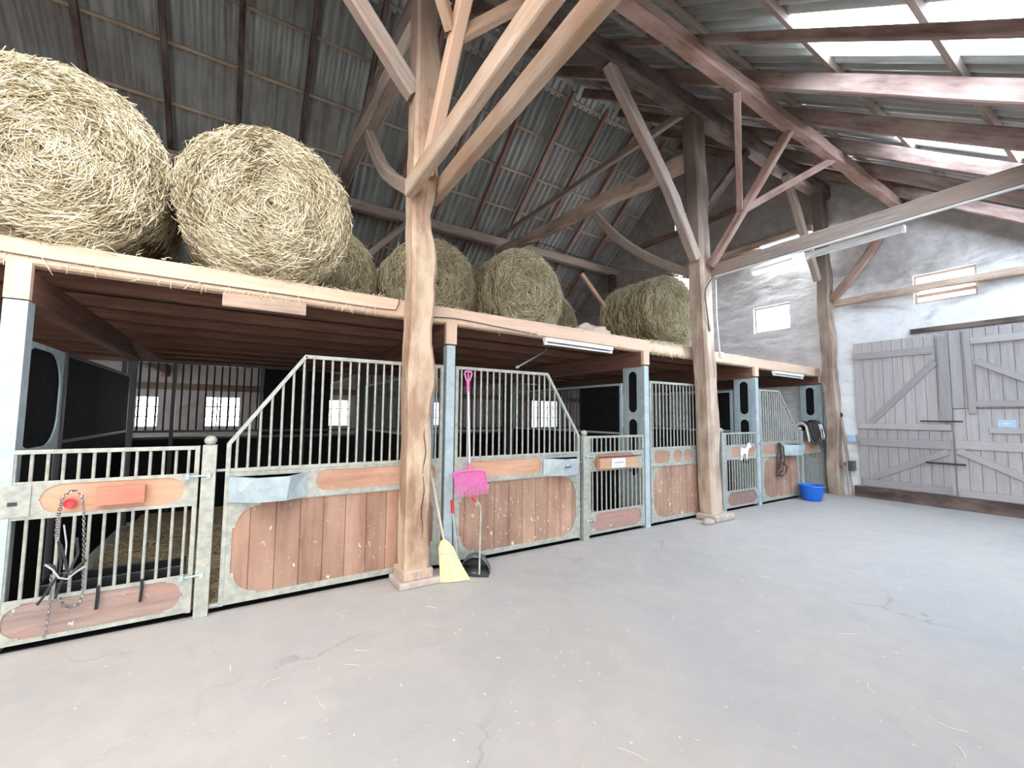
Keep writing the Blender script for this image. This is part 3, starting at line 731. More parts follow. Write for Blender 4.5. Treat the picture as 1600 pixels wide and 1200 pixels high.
# barred screens at the back of the stalls
YB = 8.2
for i in range(4):
    xa = POSTX[i]+.06 if i else -3.4; xb = POSTX[i+1]-.06
    if i == 0: xa = -1.44
    g = thing('back_screen', ((xa+xb)/2, YB, 0), 'dark barred screen at the back of the %s stall' % ORD[i], 'screen', 'barred screens behind the stalls')
    f = MB(); f.box(xa, xb, YB-.02, YB+.02, 2.34, 2.38, 'x').box(xa, xb, YB-.02, YB+.02, 1.30, 1.335, 'x').box(xa, xb, YB-.02, YB+.02, 1.2, 1.235, 'x')
    for xx in ((xa+.02, xb-.02, -.84, .30, .95) if i == 0 else (xa+.02, xb-.02, (xa+xb)/2)): f.box(xx-.025, xx+.025, YB-.025, YB+.025, 0, 2.38, 'z')
    f.build('frame', STEELD, g)
    MB().box(xa, xb, YB-.012, YB+.012, .03, 1.2, 'x').build('lower_board', RUBBER, g)
    if i == 0:
        MB().box(.33, xb-.5, YB-.012, YB+.012, 1.24, 2.34, 'x').build('upper_board', RUBBER, g)
    for xx in spaced(xa+.05, .3 if i == 0 else xb-.05, .1): MB().tube([(xx, YB, 1.33), (xx, YB, 2.345)], .014, 6).build('bar', STEELD, g, True)
for i, (xx, lab) in enumerate(((-1.32, 'behind the far left gate'), (1.92, 'at the back of the second stall'), (5.07, 'at the back of the third stall'), (8.12, 'at the back of the fourth stall'))):
    MBo = MB(); MBo.box(xx-.05, xx+.05, YB-.09, YB-.03, 0, 2.36, 'z'); tag(MBo.build('inner_post', STEELD), 'dark steel post %s' % lab, 'post')
# whitewashed beam on the left wall
tag(MB().box(XB, XE-.02, YW-.07, YW-.002, 2.08, 2.22, 'x').build('wall_plate', W_OLD), 'brown beam along the whitewashed left wall above the windows', 'beam')

# ------------------------------------------------------------------ hay
def strands(n, gen, r=.0035, seg=3):
    """n curved three-sided straws; gen(i) -> (p, dir, bendvec, length, tint)"""
    V = np.zeros((n, seg+1, 3, 3), np.float32); T = np.zeros(n, np.float32)
    P, D, B, Ln, T = gen(n)
    D /= np.linalg.norm(D, axis=1, keepdims=True)
    a = np.cross(D, rng.normal(size=(n, 3))); a /= np.linalg.norm(a, axis=1, keepdims=True); b = np.cross(D, a)
    rr = (r*rng.uniform(.6, 1.3, n))[:, None]
    for s in range(seg+1):
        t = s/seg; c = P+D*((t-.5)*Ln)[:, None]+B*((1-(2*t-1)**2)*Ln[:, None])
        k = rr*(1 if s < seg else .5)
        for q in range(3):
            an = 2*PI*q/3; V[:, s, q] = c+(a*math.cos(an)+b*math.sin(an))*k
    F = []
    base = np.arange(n)[:, None]*((seg+1)*3)
    for s in range(seg):
        for q in range(3):
            q2 = (q+1) % 3; F.append(base+np.array([[s*3+q, s*3+q2, (s+1)*3+q2, (s+1)*3+q]]))
    F = np.stack(F, 1).reshape(-1, 4)
    tint = np.repeat(T, seg*3)
    return V.reshape(-1, 3), F, tint
def straw_obj(name, V, F, tint, m, parent=None, loc=(0, 0, 0)):
    me = bpy.data.meshes.new(name); me.vertices.add(len(V)); me.vertices.foreach_set('co', V.astype(np.float32).ravel())
    me.loops.add(F.size); me.loops.foreach_set('vertex_index', F.ravel().astype(np.int32))
    me.polygons.add(len(F)); me.polygons.foreach_set('loop_start', (np.arange(len(F))*4).astype(np.int32))
    try: me.polygons.foreach_set('loop_total', np.full(len(F), 4, np.int32))
    except Exception: pass
    me.update(calc_edges=True)
    at_ = me.attributes.new('tint', 'FLOAT', 'FACE'); at_.data.foreach_set('value', tint.astype(np.float32))
    me.materials.append(m)
    o = bpy.data.objects.new(name, me); col.objects.link(o); o.location = loc
    if parent: o.parent = parent
    o['kind'] = 'stuff'
    return o
BD = 1.2
def bale_body(R, sd):
    """unit bale: axis along +y from 0 to BD, centre at origin"""
    na = 96; vs = []; fs = []; uvs = []
    prof = [(0.0, .03), (.25, .015), (.5, .0), (.72, -.005), (.88, .02), (.96, .07), (1.0, .15)]
    ring = [(k*R, y) for k, y in prof]+[(R*1.01, .4), (R*1.0, .6), (R*1.01, .8), (R, BD-.15), (R*.96, BD-.05), (R*.8, BD), (0.0, BD)]
    for (r_, y) in ring:
        for k in range(na):
            an = 2*PI*k/na
            q = Vector((math.cos(an)*r_*2.4, y*2, math.sin(an)*r_*2.4+sd))
            d = noise.noise(q)*.035+noise.noise(q*3.3)*.018
            fl = 1-.045*max(0, -math.sin(an))**3
            rr_ = (r_+(d if r_ > .5*R else 0))*fl*(1+.015*math.cos(2*an+sd))
            vs.append((math.cos(an)*rr_, y+d*(1.2 if r_ < R else .2), math.sin(an)*rr_))
    for i in range(len(ring)-1):
        for k in range(na):
            k2 = (k+1) % na; fs.append((i*na+k, i*na+k2, (i+1)*na+k2, (i+1)*na+k))
            u0_, u1_ = k/na*4, (k+1)/na*4; v0, v1 = i*.28, (i+1)*.28
            uvs.append([(u0_, v0), (u1_, v0), (u1_, v1), (u0_, v1)])
    return vs, fs, uvs
def face_gen(R, front=.6, spread=1.0, swirl=1, Ls=(.10, .26)):
    def gen(n):
        nf = int(n*front); P = np.zeros((n, 3)); D = np.zeros((n, 3)); B = np.zeros((n, 3))
        rr_ = R*np.sqrt(rng.uniform(0.0, 1.0, nf)); an = rng.uniform(0, 2*PI, nf)
        off = .02+.03*np.sin(rr_*9)*0+rng.uniform(-.035, .02, nf)
        P[:nf] = np.stack([np.cos(an)*rr_, -off*0+rng.uniform(-.035, .012, nf)+np.clip(rr_/R-.85, 0, 1)*.8, np.sin(an)*rr_], 1)
        tg = np.stack([-np.sin(an), np.zeros(nf), np.cos(an)], 1); rd = np.stack([np.cos(an), np.zeros(nf), np.sin(an)], 1)
        k = rng.normal(0, .42*spread, nf)[:, None]+(1-rr_/R)[:, None]*rng.normal(0, 1.3, nf)[:, None]
        D[:nf] = tg*swirl+rd*k+np.stack([np.zeros(nf), rng.normal(0, .22, nf), np.zeros(nf)], 1)
        ns = n-nf; an = rng.uniform(0, 2*PI, ns); y = rng.uniform(.05, BD, ns)
        R2 = R*(1+.006*rng.normal(size=ns)); P[nf:] = np.stack([np.cos(an)*R2, y, np.sin(an)*R2], 1)
        tg2 = np.stack([-np.sin(an), np.zeros(ns), np.cos(an)], 1)
        D[nf:] = tg2+np.stack([np.zeros(ns), rng.normal(0, .35, ns), np.zeros(ns)], 1)+np.stack([np.cos(an), np.zeros(ns), np.sin(an)], 1)*rng.normal(0, .08, ns)[:, None]
        Ln = rng.uniform(*Ls, n)
        rdall = P.copy(); rdall[:, 1] = 0; rn = np.linalg.norm(rdall, axis=1, keepdims=True)+1e-6; rdall /= rn
        B = rdall*(Ln[:, None]/(8*np.maximum(rn, .12)))*1.0+rng.normal(0, .06, (n, 3)); B[:, 1] *= .6
        B[:nf, 1] -= np.abs(rng.normal(0, .05, nf))
        P[:nf, 1] -= .0
        ph = P*np.array([3.1, 2.0, 3.1]); wv = np.sin(ph[:, 0]*2.1+1)*np.cos(ph[:, 2]*1.7)+np.sin(ph[:, 2]*4.3+ph[:, 0])
        T = np.clip(rng.uniform(.05, 1, n)+.10*wv, 0, 1)
        fl = P[:, 2] < -R*.93; P[fl, 2] = -R*.93-(rng.random(fl.sum())*.03)
        return P, D, B, Ln, T
    return gen
R_ = .69
_b = MB(); v_, f_, u_ = bale_body(1.0*R_, 1.3); _b.add(v_, f_, u_)
def mk_bale(first, x, y, z, s, rot, label, tilt=0):
    g = bpy.data.objects.new('hay_bale', None); col.objects.link(g); g.location = (x, y, z); g.scale = (s, 1, s); g.rotation_euler = (0, 0, tilt)
    g.empty_display_size = .1
    tag(g, label, 'hay bale', 'round hay bales on the loft')
    b = first[0] if first[0].parent is None else first[0].copy(); l = first[1] if first[1].parent is None else first[1].copy()
    for q in (b, l):
        if q.name not in col.objects: col.objects.link(q)
        q.parent = g; q.location = (0, 0, 0); q.rotation_euler = (0, rot, 0)
    return g
def proto(seed, n, front, m, Ls, r):
    mb = MB(); v, f, u = bale_body(R_*.985, seed); mb.add(v, f, u)
    me = mb.build('pressed_hay', BALE, None, 'all'); V = np.array(mb.v)
    lo, hi = V.min(0), V.max(0); off = np.array([(lo[0]+hi[0])/2, (lo[1]+hi[1])/2, lo[2]])
    me.data.transform(Matrix.Translation(Vector(off))); me.location = (0, 0, 0)
    V, F, T = strands(n, face_gen(R_, front, Ls=Ls), r)
    l = straw_obj('loose_straw', V, F, T, m)
    return (me, l)
pr1 = proto(1.3, 17000, .64, STRAW, (.08, .22), .0042)
pr2 = proto(5.1, 17000, .64, STRAW, (.08, .22), .0042)
pr3 = proto(9.7, 5200, .55, STRAW2, (.12, .30), .0045)
BZ = 2.81
mk_bale(pr1, -1.27, 4.28, BZ+.66, 1.0, .4, 'largest round hay bale at the left edge of the loft front')
mk_bale(pr2, .15, 4.27, BZ+.655, 1.0, 1.3, 'round hay bale overhanging the loft front, left of the oak post')
mk_bale(pr3, .88, 6.05, BZ+.67, .99, 0, 'shaded round bale half hidden behind the overhanging front bale')
mk_bale(pr3, 2.33, 5.72, BZ+.67, 1.0, 0, 'round bale directly behind the oak post')
mk_bale(pr3, 3.72, 5.40, BZ+.69, 1.02, 0, 'round bale right of the oak post, above the pink rake panel')
mk_bale(pr3, 5.25, 6.75, BZ+.66, .97, 0, 'partly hidden round bale behind the bale right of the oak post')
mk_bale(pr3, 6.42, 4.72, BZ+.64, .95, 0, 'last round bale, beside the second timber post')
def scatter(name, n, gen, label, cat, m=STRAW, r=.0025, parent=None):
    V, F, T = strands(n, gen, r); c = V.mean(0); c[2] = V[:, 2].min()
    if parent is None:
        o = straw_obj(name, V-c, F, T, m, None, tuple(c)); tag(o, label, cat)
    else: o = straw_obj(name, V-np.array(wloc(parent)), F, T, m, parent)
    return o
def g_fringe(n):
    x = np.concatenate([rng.uniform(-2, 1.2, n//3), rng.uniform(5.2, 6.1, n//3), rng.uniform(-2, 10, n-2*(n//3))])
    zb = 2.633-.0098*(x+1.3); u = rng.random(n)
    P = np.stack([x, np.full(n, 4.283)-rng.random(n)*.015, zb+np.where(u < .4, .005, .18)+rng.normal(0, .01, n)], 1)
    D = np.stack([rng.normal(0, .5, n), rng.normal(-.12, .1, n), -np.ones(n)], 1)
    D[u > .4] = np.stack([rng.normal(0, 1, n), rng.normal(-.2, .2, n), rng.normal(0, .35, n)], 1)[u > .4]
    return P, D, rng.normal(0, .08, (n, 3))*np.array([1, .3, 1]), rng.uniform(.03, .11, n), rng.uniform(.3, 1, n)
scatter('straw_wisps', 620, g_fringe, 'wisps of straw dangling from the loft front beam', 'straw')
def g_floor(n):
    x = rng.uniform(-.5, 6.5, n); y = rng.uniform(.6, 3.9, n)
    P = np.stack([x, y, np.full(n, .004)], 1); a = rng.uniform(0, 2*PI, n)
    D = np.stack([np.cos(a), np.sin(a), np.zeros(n)], 1); B = np.stack([-np.sin(a), np.cos(a), np.zeros(n)], 1)*rng.normal(0, .18, n)[:, None]
    return P, D, B, np.where(rng.random(n) < .12, rng.uniform(.06, .16, n), rng.uniform(.008, .03, n)), rng.uniform(.7, 1, n)
scatter('straw_scraps', 300, g_floor, 'scattered scraps of straw on the concrete floor', 'straw', STRAW, .002)
for i, (xa, xb) in enumerate(((-1.2, 1.8), (2.0, 4.95), (5.2, 8.0), (8.25, 10.6))):
    mb = MB(); nx, ny = 24, 28; vs = []; fs = []; uvs = []
    for a in range(nx+1):
        for b in range(ny+1):
            x = xa+(xb-xa)*a/nx; y = 4.42+3.6*b/ny; h = .03+.16*(b/ny)+.06*noise.noise(Vector((x*2, y*2, i)))
            if a in (0, nx) or b in (0, ny): h = .0
            vs.append((x, y, max(0.004, h)))
    for a in range(nx):
        for b in range(ny):
            q = a*(ny+1)+b; fs.append((q, q+ny+1, q+ny+2, q+1)); uvs.append([(a*.1, b*.1), (a*.1+.1, b*.1), (a*.1+.1, b*.1+.1), (a*.1, b*.1+.1)])
    mb.add(vs, fs, uvs); o = mb.build('straw_bedding', STRAWBED, None, True, kind='stuff')
    tag(o, 'loose straw bedding on the floor of the %s stall' % ORD[i], 'straw bedding')
    if i == 0:
        def gb(n):
            x = rng.uniform(xa+.1, xb-.1, n); y = rng.uniform(4.5, 6.8, n)
            h = .03+.16*((y-4.42)/3.6)+rng.uniform(0, .07, n)
            return np.stack([x, y, h], 1), rng.normal(0, 1, (n, 3))*np.array([1, 1, .3]), rng.normal(0, .1, (n, 3)), rng.uniform(.08, .22, n), rng.uniform(.1, .9, n)
        scatter('straw_strands', 3500, gb, '', '', STRAW2, .0035, o)

for i, (xa, xb) in enumerate(((-3.5, 1.87), (1.97, 5.02), (5.12, 8.07), (8.18, 10.88))):  # thin black strips added so the gap under the fronts reads as shade
    tag(MB().box(xa, xb, SF+.02, 4.418, .0005, .006, 'x').build('gap_shade_strip', RUBBER), 'black strip standing in for gap shade under the front of the %s stall' % ORD[i], 'shade strip')
# ------------------------------------------------------------------ barn door in the end wall
def door_leaf(name, y0, y1, z0, z1, rails, braces, lab):
    g = bpy.data.objects.new(name, None); col.objects.link(g); g.location = (XE-.05, (y0+y1)/2, z0); WL[g.name] = Vector(g.location); g['kind'] = 'structure'; g['label'] = lab
    b = MB(); n = max(3, round((y1-y0)/.16)); w = (y1-y0)/n
    for k in range(n):
        a = y0+k*w; dx = random.uniform(0, .008); b.box(XE-.065-dx, XE-.035-dx, a+.003, a+w-.003, z0, z1, 'z')
    b.build('boards', W_DOOR, g)
    for (ya, yb_, z, h) in rails: MB().box(XE-.105, XE-.074, ya, yb_, z-h/2, z+h/2, 'y').build('rail', W_DOOR, g, bevel=.004)
    for (a, c, w_) in braces: MB().beam((XE-.088, a[0], a[1]), (XE-.088, c[0], c[1]), .028, w_, (0, 0, 1) if abs(a[0]-c[0]) > .2 else (0, 1, 0)).build('brace', W_DOOR, g, bevel=.003)
    return g
d1 = door_leaf('door_1', 2.26, 3.66, 1.40, 3.16, [(2.45, 3.66, 2.88, .13), (2.27, 3.62, 1.45, .11)], [((2.42, 2.66), (3.42, 1.52), .11), ((2.37, 1.5), (2.31, 3.14), .09)], 'upper left leaf of the barn door')
d2 = door_leaf('door_2', 2.25, 3.64, .24, 1.38, [(2.27, 3.62, 1.13, .15), (2.3, 3.6, .32, .14)], [((2.32, 1.02), (3.4, .44), .11)], 'lower left leaf of the barn door')
d3 = door_leaf('door_3', .84, 2.23, 1.80, 3.20, [(.85, 1.95, 2.98, .12), (.85, 1.95, 1.87, .10)], [((1.9, 2.62), (.95, 2.0), .10), ((1.98, 1.70), (2.0, 3.18), .09)], 'upper right leaf of the barn door')
d4 = door_leaf('door_4', .84, 2.23, .22, 1.78, [(.86, 2.22, 1.15, .15), (.86, 1.8, 1.42, .10), (.86, 2.2, .30, .12)], [((2.2, 1.05), (1.0, .42), .11)], 'lower right leaf of the barn door')
MB().box(XE-.12, XE-.075, 2.24, 2.38, 1.55, 3.12, 'z').build('lock_bar', W_DOOR, d1, bevel=.006)
MB().tube([(XE-.14, 2.66, 1.56), (XE-.14, 2.1, 1.56)], .014, 8).build('bolt', STEELD, d1, True)
MB().tube([(XE-.13, 2.62, .80), (XE-.13, 2.1, .80)], .018, 8).build('bolt', STEELD, d2, True)
tag(MB().box(XE-.09, XE-.002, .7, 3.75, .0, .215, 'y').build('door_sill', W_DARK), 'dark timber sill under the barn door', 'sill')
tag(MB().box(XE-.06, XE-.002, .75, 2.75, 3.23, 3.32, 'y').build('door_lintel', W_DARK), 'dark lintel strip above the barn door', 'lintel')
s = thing('wall_sign', (XE-.075, 1.6, 1.45), 'small pale blue sign on the right leaf of the barn door', 'sign')
MB().box(XE-.085, XE-.074, 1.49, 1.70, 1.47, 1.60, 'y').build('plate', BLSIGN, s)
MB().poly([(1.595+.05*math.cos(a*PI/8), 1.535+.025*math.sin(a*PI/8)) for a in range(16)], [], 'yz', XE-.088, XE-.0855).build('oval_mark', PLAST, s)
tag(MB().box(XE-.1, XE-.002, 3.69, 3.84, 1.12, 1.26, 'y').build('switch_box', BLSIGN), 'pale switch box on the wall left of the barn door', 'switch box')

# ------------------------------------------------------------------ lamps, cables
def lamp(name, a, b, label, lit=False, w=.07, drop=.05, tube=True):
    a = Vector(a); b = Vector(b); g = thing(name, a, label, 'lamp')
    MB().beam(a, b, w, .045).build('housing', WHITE, g, bevel=.004)
    d = (b-a).normalized(); o = Vector((0, 0, -drop))
    if tube:
        MB().tube([a+d*.03+o, b-d*.03+o], .014, 10).build('tube', TUBE if lit else TUBEOFF, g, True)
        MB().beam(a+o*.8, a+d*.03+o*.8, .035, .05).build('end_cap', WHITE, g); MB().beam(b-d*.03+o*.8, b+o*.8, .035, .05).build('end_cap', WHITE, g)
    return g
lamp('strip_light', (3.16, 4.22, 2.545), (4.32, 4.22, 2.53), 'white strip light on the loft beam above the feed trough of the rake panel')
lamp('strip_light', (8.7, 4.23, 2.48), (9.86, 4.23, 2.47), 'white strip light on the loft beam nearest the end wall')
lamp('strip_light', (6.40, 3.36, 3.78), (6.40, 2.80, 3.80), 'lit tube lamp under the grey tie beam beside the second timber post', True)
lamp('strip_light', (6.44, 2.66, 3.82), (6.44, 1.62, 3.83), 'unlit tube lamp under the grey tie beam, further from the post')
lamp('strip_light', (10.72, 8.35, 5.75), (10.72, 7.2, 5.75), 'lit tube lamp on the gable wall behind the last bale', True)
lamp('strip_light', (10.70, 5.4, 5.82), (10.70, 4.35, 5.82), 'lit tube lamp on the gable wall right of the second timber post', True)
tag(MB().tube([(6.33, 4.0, 3.84), (6.33, -2.4, 3.9)], .016, 8).build('cable_conduit', PLAST, None, True), 'pale conduit running along the grey tie beam', 'conduit')
def cable(pts, r, label, m=CABLE, n=6):
    P = [Vector(p) for p in pts]; out = []
    for i in range(len(P)-1):
        p0, p1, p2, p3 = P[max(i-1, 0)], P[i], P[i+1], P[min(i+2, len(P)-1)]
        for k in range(6):
            t = k/6; out.append(.5*((2*p1)+(-p0+p2)*t+(2*p0-5*p1+4*p2-p3)*t*t+(-p0+3*p1-3*p2+p3)*t**3))
    out.append(P[-1])
    return tag(MB().tube(out, r, n).build('cable', m, None, True), label, 'cable')
cable([(-2.2, 4.284, 2.72), (-1.0, 4.284, 2.675), (.3, 4.284, 2.665), (1.2, 4.284, 2.66), (1.32, 4.27, 2.70), (1.335, 4.24, 2.86)], .006, 'thin dark cable stapled along the loft beam left of the oak post')
cable([(1.66, 4.284, 2.64), (2.0, 4.284, 2.665), (2.6, 4.284, 2.635), (3.1, 4.284, 2.61)], .006, 'thin dark cable along the loft beam right of the oak post')
cable([(6.21, 3.95, 2.95), (6.11, 3.93, 3.3), (6.10, 3.93, 3.6), (6.3, 3.90, 3.86)], .013, 'thick grey cable curving down the second timber post')
cable([(6.49, 4.0, 3.84), (6.49, 4.0, 3.2), (6.52, 3.98, 2.62)], .012, 'pale conduit down the far side of the second timber post', PLAST)
cable([(6.2, 4.3, 3.9), (5.6, 6.0, 4.6), (5.5, 8.0, 5.6), (4.9, 9.0, 4.9), (4.4, 9.3, 4.3)], .012, 'dark cable sagging from the second timber post over the bales')
s = MB(); s.box(6.46, 6.54, 3.93, 3.97, 2.56, 2.64); tag(s.build('junction_box', PLAST), 'white junction box on the second timber post at loft height', 'junction box')
a = at(808, 574, 'y', 4.5); b = at(850, 550, 'y', 4.9)
g = thing('gate_stay', a, 'pale metal stay hanging down behind the rake panel', 'stay')
MB().tube([a, b, b+Vector((.3, .3, .16))], .012, 8).build('rod', STEEL, g, True); MB().sphere(a, .022).build('knob', STEEL, g, True)

# ------------------------------------------------------------------ tools and tack
# corn broom
g = thing('corn_broom', (1.83, 3.86, 0), 'yellow straw broom leaning on the right side of the oak post', 'broom')
j = Vector((1.765, 4.0, .37)); q = Vector((1.655, 4.13, 1.06))
MB().tube([j, q], .0125, 10).build('handle', W_STICK, g, True)
mb = MB(); dn = (Vector((1.835, 3.87, .0))-j); wd = Vector((.97, -.25, 0)).normalized(); nrm = dn.cross(wd).normalized()
sec = [(0, .022, .02), (.08, .05, .028), (.2, .075, .032), (.42, .092, .034), (.7, .115, .032), (1.0, .15, .026)]
vs = []; fs = []; uvs = []; n = 20
for t, w_, h_ in sec:
    for k in range(n):
        an = 2*PI*k/n; p = j+dn*t+wd*w_*math.cos(an)+nrm*h_*math.sin(an)
        if t == 1.0: p.z = .006+.0*k
        vs.append(p)
for i in range(len(sec)-1):
    for k in range(n):
        k2 = (k+1) % n; fs.append((i*n+k, i*n+k2, (i+1)*n+k2, (i+1)*n+k)); uvs.append([(sec[i][0]*.4, k*.02), (sec[i][0]*.4, (k+1)*.02), (sec[i+1][0]*.4, (k+1)*.02), (sec[i+1][0]*.4, k*.02)])
fs.append(tuple(range(n-1, -1, -1))); uvs.append([(0, 0)]*n); fs.append(tuple((len(sec)-1)*n+k for k in range(n))); uvs.append([(0, 0)]*n)
mb.add(vs, fs, uvs); mb.build('bristles', BRISTLE, g, True)
for t, w_, h_ in ((.34, .089, .035), (.40, .093, .035), (.46, .097, .036)):
    MB().tube([j+dn*t+wd*(w_)*math.cos(2*PI*k/18)+nrm*h_*math.sin(2*PI*k/18) for k in range(19)], .003, 5, False).build('binding', STEELB, g, True)
# pink rake
g = thing('rake', (2.13, SF-.06, .75), 'pink plastic manure rake standing head down against the second panel', 'rake')
yr = SF-.055
MB().tube([(2.115, yr, 1.93), (2.145, yr-.005, 1.04)], .0125, 10).build('handle', plain('lilac metal tube', (.66, .62, .72), .35), g, True)
hm = MB(); hm.tube([(2.113, yr, 1.86), (2.112, yr, 1.96)], .017, 10)
hm.tube([(2.112, yr, 1.95), (2.085, yr, 2.0), (2.07, yr, 2.05), (2.075, yr, 2.075), (2.15, yr, 2.075), (2.155, yr, 2.05), (2.14, yr, 2.0), (2.112, yr, 1.95)], .011, 8); hm.build('grip', PINK, g, True)
rk = MB(); rk.tube([(2.145, yr, 1.08), (2.148, yr, .99)], .019, 10)
rk.tube([(1.955, yr+.02, .97), (2.05, yr, .995), (2.15, yr-.005, 1.0), (2.25, yr, .995), (2.335, yr+.02, .975)], .013, 8)
rk.build('head_bar', PINK, g, True)
tn = MB()
for k in range(22):
    x = 1.957+k*.0179; bow = .02*(1-((x-2.145)/.19)**2)
    tn.tube([(x, yr+.015-bow, .975), (x-.002, yr-.03-bow, .91), (x-.012, yr-.075-bow, .85), (x-.03, yr-.13, .79), (x-.045, yr-.15, .755)], [.006, .006, .0055, .004, .0025], 5)
tn.tube([(1.952, yr-.03, .905), (2.14, yr-.055, .908), (2.335, yr-.03, .905)], .005, 6)
for sx in (1.957, 2.333): tn.beam((sx, yr, .975), (sx-.012, yr-.08, .84), .006, .03)
tn.build('tines', PINK, g, True)
# long-handled dustpan
pb = Vector((2.09, 3.95, 0)); g = thing('dustpan', pb, 'dark grey long-handled dustpan with red grip in front of the second panel', 'dustpan')
def pan():
    mb = MB(); vs = []; fs = []; uvs = []; n = 14
    # hood: curved shell open towards +x-y, closed back
    for s_ in range(5):
        y = -.02+s_*.06
        w_ = .15-.004*s_; h_ = [.165, .19, .18, .13, .06][s_]
        for k in range(n+1):
            a = PI*k/n; vs.append((math.cos(a)*w_, y, max(.004, math.sin(a)*h_)))
    for i in range(4):
        for k in range(n): q = i*(n+1)+k; fs.append((q, q+1, q+n+2, q+n+1)); uvs.append([(0, 0)]*4)
    b = 4*(n+1); fs.append(tuple(range(b, b+n+1))); uvs.append([(0, 0)]*(n+1))
    fs.append((0, n, 4*(n+1)+n, 4*(n+1))); uvs.append([(0, 0)]*4)
    mb.add([Matrix.Rotation(math.radians(-35), 3, 'Z') @ Vector(v)+pb for v in vs], fs, uvs)
    return mb
o = pan().build('pan', DKGREY, g, True); sm = o.modifiers.new('t', 'SOLIDIFY'); sm.thickness = .004
fp = MB(); fp.add([Matrix.Rotation(math.radians(-35), 3, 'Z') @ Vector(v)+pb for v in [(-.15, -.02, .003), (.15, -.02, .003), (.15, -.1, .003), (-.15, -.1, .003), (-.15, -.02, .008), (.15, -.02, .008), (.15, -.1, .004), (-.15, -.1, .004)]], [(0, 1, 2, 3), (7, 6, 5, 4), (0, 4, 5, 1), (1, 5, 6, 2), (2, 6, 7, 3), (3, 7, 4, 0)], [[(0, 0)]*4]*6)
fp.build('lip', DKGREY, g)
h0 = at(749, 892, 'y', 3.86); h1 = at(751, 800, 'y', 3.95); h2 = at(749, 787, 'y', 3.95); h3 = at(742, 781, 'y', 3.95); h4 = at(738, 778, 'y', 3.95)
h0.z = .02
MB().tube([h0, h1, (h1+h2)/2+Vector((.004, 0, .008)), h2, h3], .010, 8).build('handle', STEEL, g, True)
MB().tube([h3+(h3-h2)*-.2, h3, h4], .016, 8).build('grip', RED, g, True)
# stick with red grip
g = thing('litter_scraper', (1.99, 4.19, 0), 'thin grey stick with red grip standing left of the dustpan', 'stick')
MB().tube([(2.0, 4.14, .02), (1.965, 4.235, .56)], .009, 8).build('shaft', STEELB, g, True)
MB().tube([(1.965, 4.235, .56), (1.958, 4.238, .70)], .017, 8).build('grip', RED, g, True)
MB().box(1.95, 2.06, 4.11, 4.15, .0, .03).build('foot', DKGREY, g)
# chains
def chain_mesh(path, link=.02, r=.0030, w=.0075):
    P = [Vector(p) for p in path]; mb = MB(); acc = []; d = 0
    for i in range(len(P)-1):
        sg = (P[i+1]-P[i]).length; t = d
        while t < sg: acc.append((P[i].lerp(P[i+1], t/sg), (P[i+1]-P[i]).normalized())); t += link*.78
        d = t-sg
    for i, (c, t) in enumerate(acc):
        x = t.cross(Vector((0, 1, 0)));
        if x.length < .1: x = t.cross(Vector((1, 0, 0)))
        x.normalize(); y = t.cross(x); s_ = (x+y*.35 if i % 2 else y+x*.5).normalized()
        mb.tube([c+t*(link*.5*math.cos(2*PI*k/8))+s_*(w*math.sin(2*PI*k/8)) for k in range(9)], r, 4, False)
    return mb
yc = SF-.085
def pth(pts, y=yc): return [at(a, b, 'y', y) for a, b in pts]
g = thing('lead_chain', at(112, 785, 'y', SF-.03), 'steel chain looped with dark straps over a red ring on the far left gate', 'chain')
chain_mesh(pth([(88, 840), (90, 812), (97, 780), (108, 768), (118, 766), (129, 775), (131, 800), (131, 850), (130, 900), (129, 930), (122, 945), (110, 950), (98, 945), (92, 930)]), .022, .0034, .008).build('chain', CHROME, g, True)
chain_mesh(pth([(80, 900), (79, 930), (77, 955), (72, 985), (68, 997)], yc-.01), .022, .0034, .008).build('chain', CHROME, g, True)
MB().tube([at(112, 785, 'y', SF-.02)+Vector((.026*math.cos(2*PI*k/16), -.035, .026*math.sin(2*PI*k/16))) for k in range(17)], .010, 8, False).build('ring', RED, g, True)
MB().tube([at(112, 785, 'y', SF-.012), at(112, 785, 'y', SF-.05)], .02, 10).build('peg', RED, g, True)
st = MB()
for p in ([(92, 845), (95, 880), (92, 900), (84, 885), (75, 882)], [(94, 850), (102, 875), (105, 895), (95, 910), (86, 935)], [(120, 840), (122, 865), (110, 890), (98, 902)], [(98, 895), (112, 897), (125, 885), (134, 875)], [(90, 900), (80, 915), (66, 935), (58, 945)]):
    st.tube(pth(p, yc-.015), .009, 6)
st.build('strap', LEATHB, g, True)
rp = MB(); rp.tube(pth([(70, 882), (82, 890), (92, 903), (105, 905), (120, 893), (134, 884)], yc-.03), .006, 6); rp.tube(pth([(100, 820), (104, 850), (100, 890)], yc-.01), .005, 6)
rp.build('rope', PRINT, g, True)
g = thing('tie_chain', at(672, 580, 'y', SF-.04), 'long steel chain hanging from a rail hook just right of the oak post', 'chain')
chain_mesh(pth([(671, 592), (670, 640), (668, 680), (667, 710)], SF-.06), .024, .0045, .009).build('chain', CHROME, g, True)
chain_mesh(pth([(667, 640), (663, 670), (661, 690), (668, 668)], SF-.05), .024, .0045, .009).build('chain', CHROME, g, True)
hk = MB(); 
for yy in (575, 583, 590): hk.tube([at(662, yy, 'y', SF-.03), at(681, yy, 'y', SF-.03), at(682, yy, 'y', SF-.07)], .006, 6)
hk.build('hook_rack', STEEL, g, True)
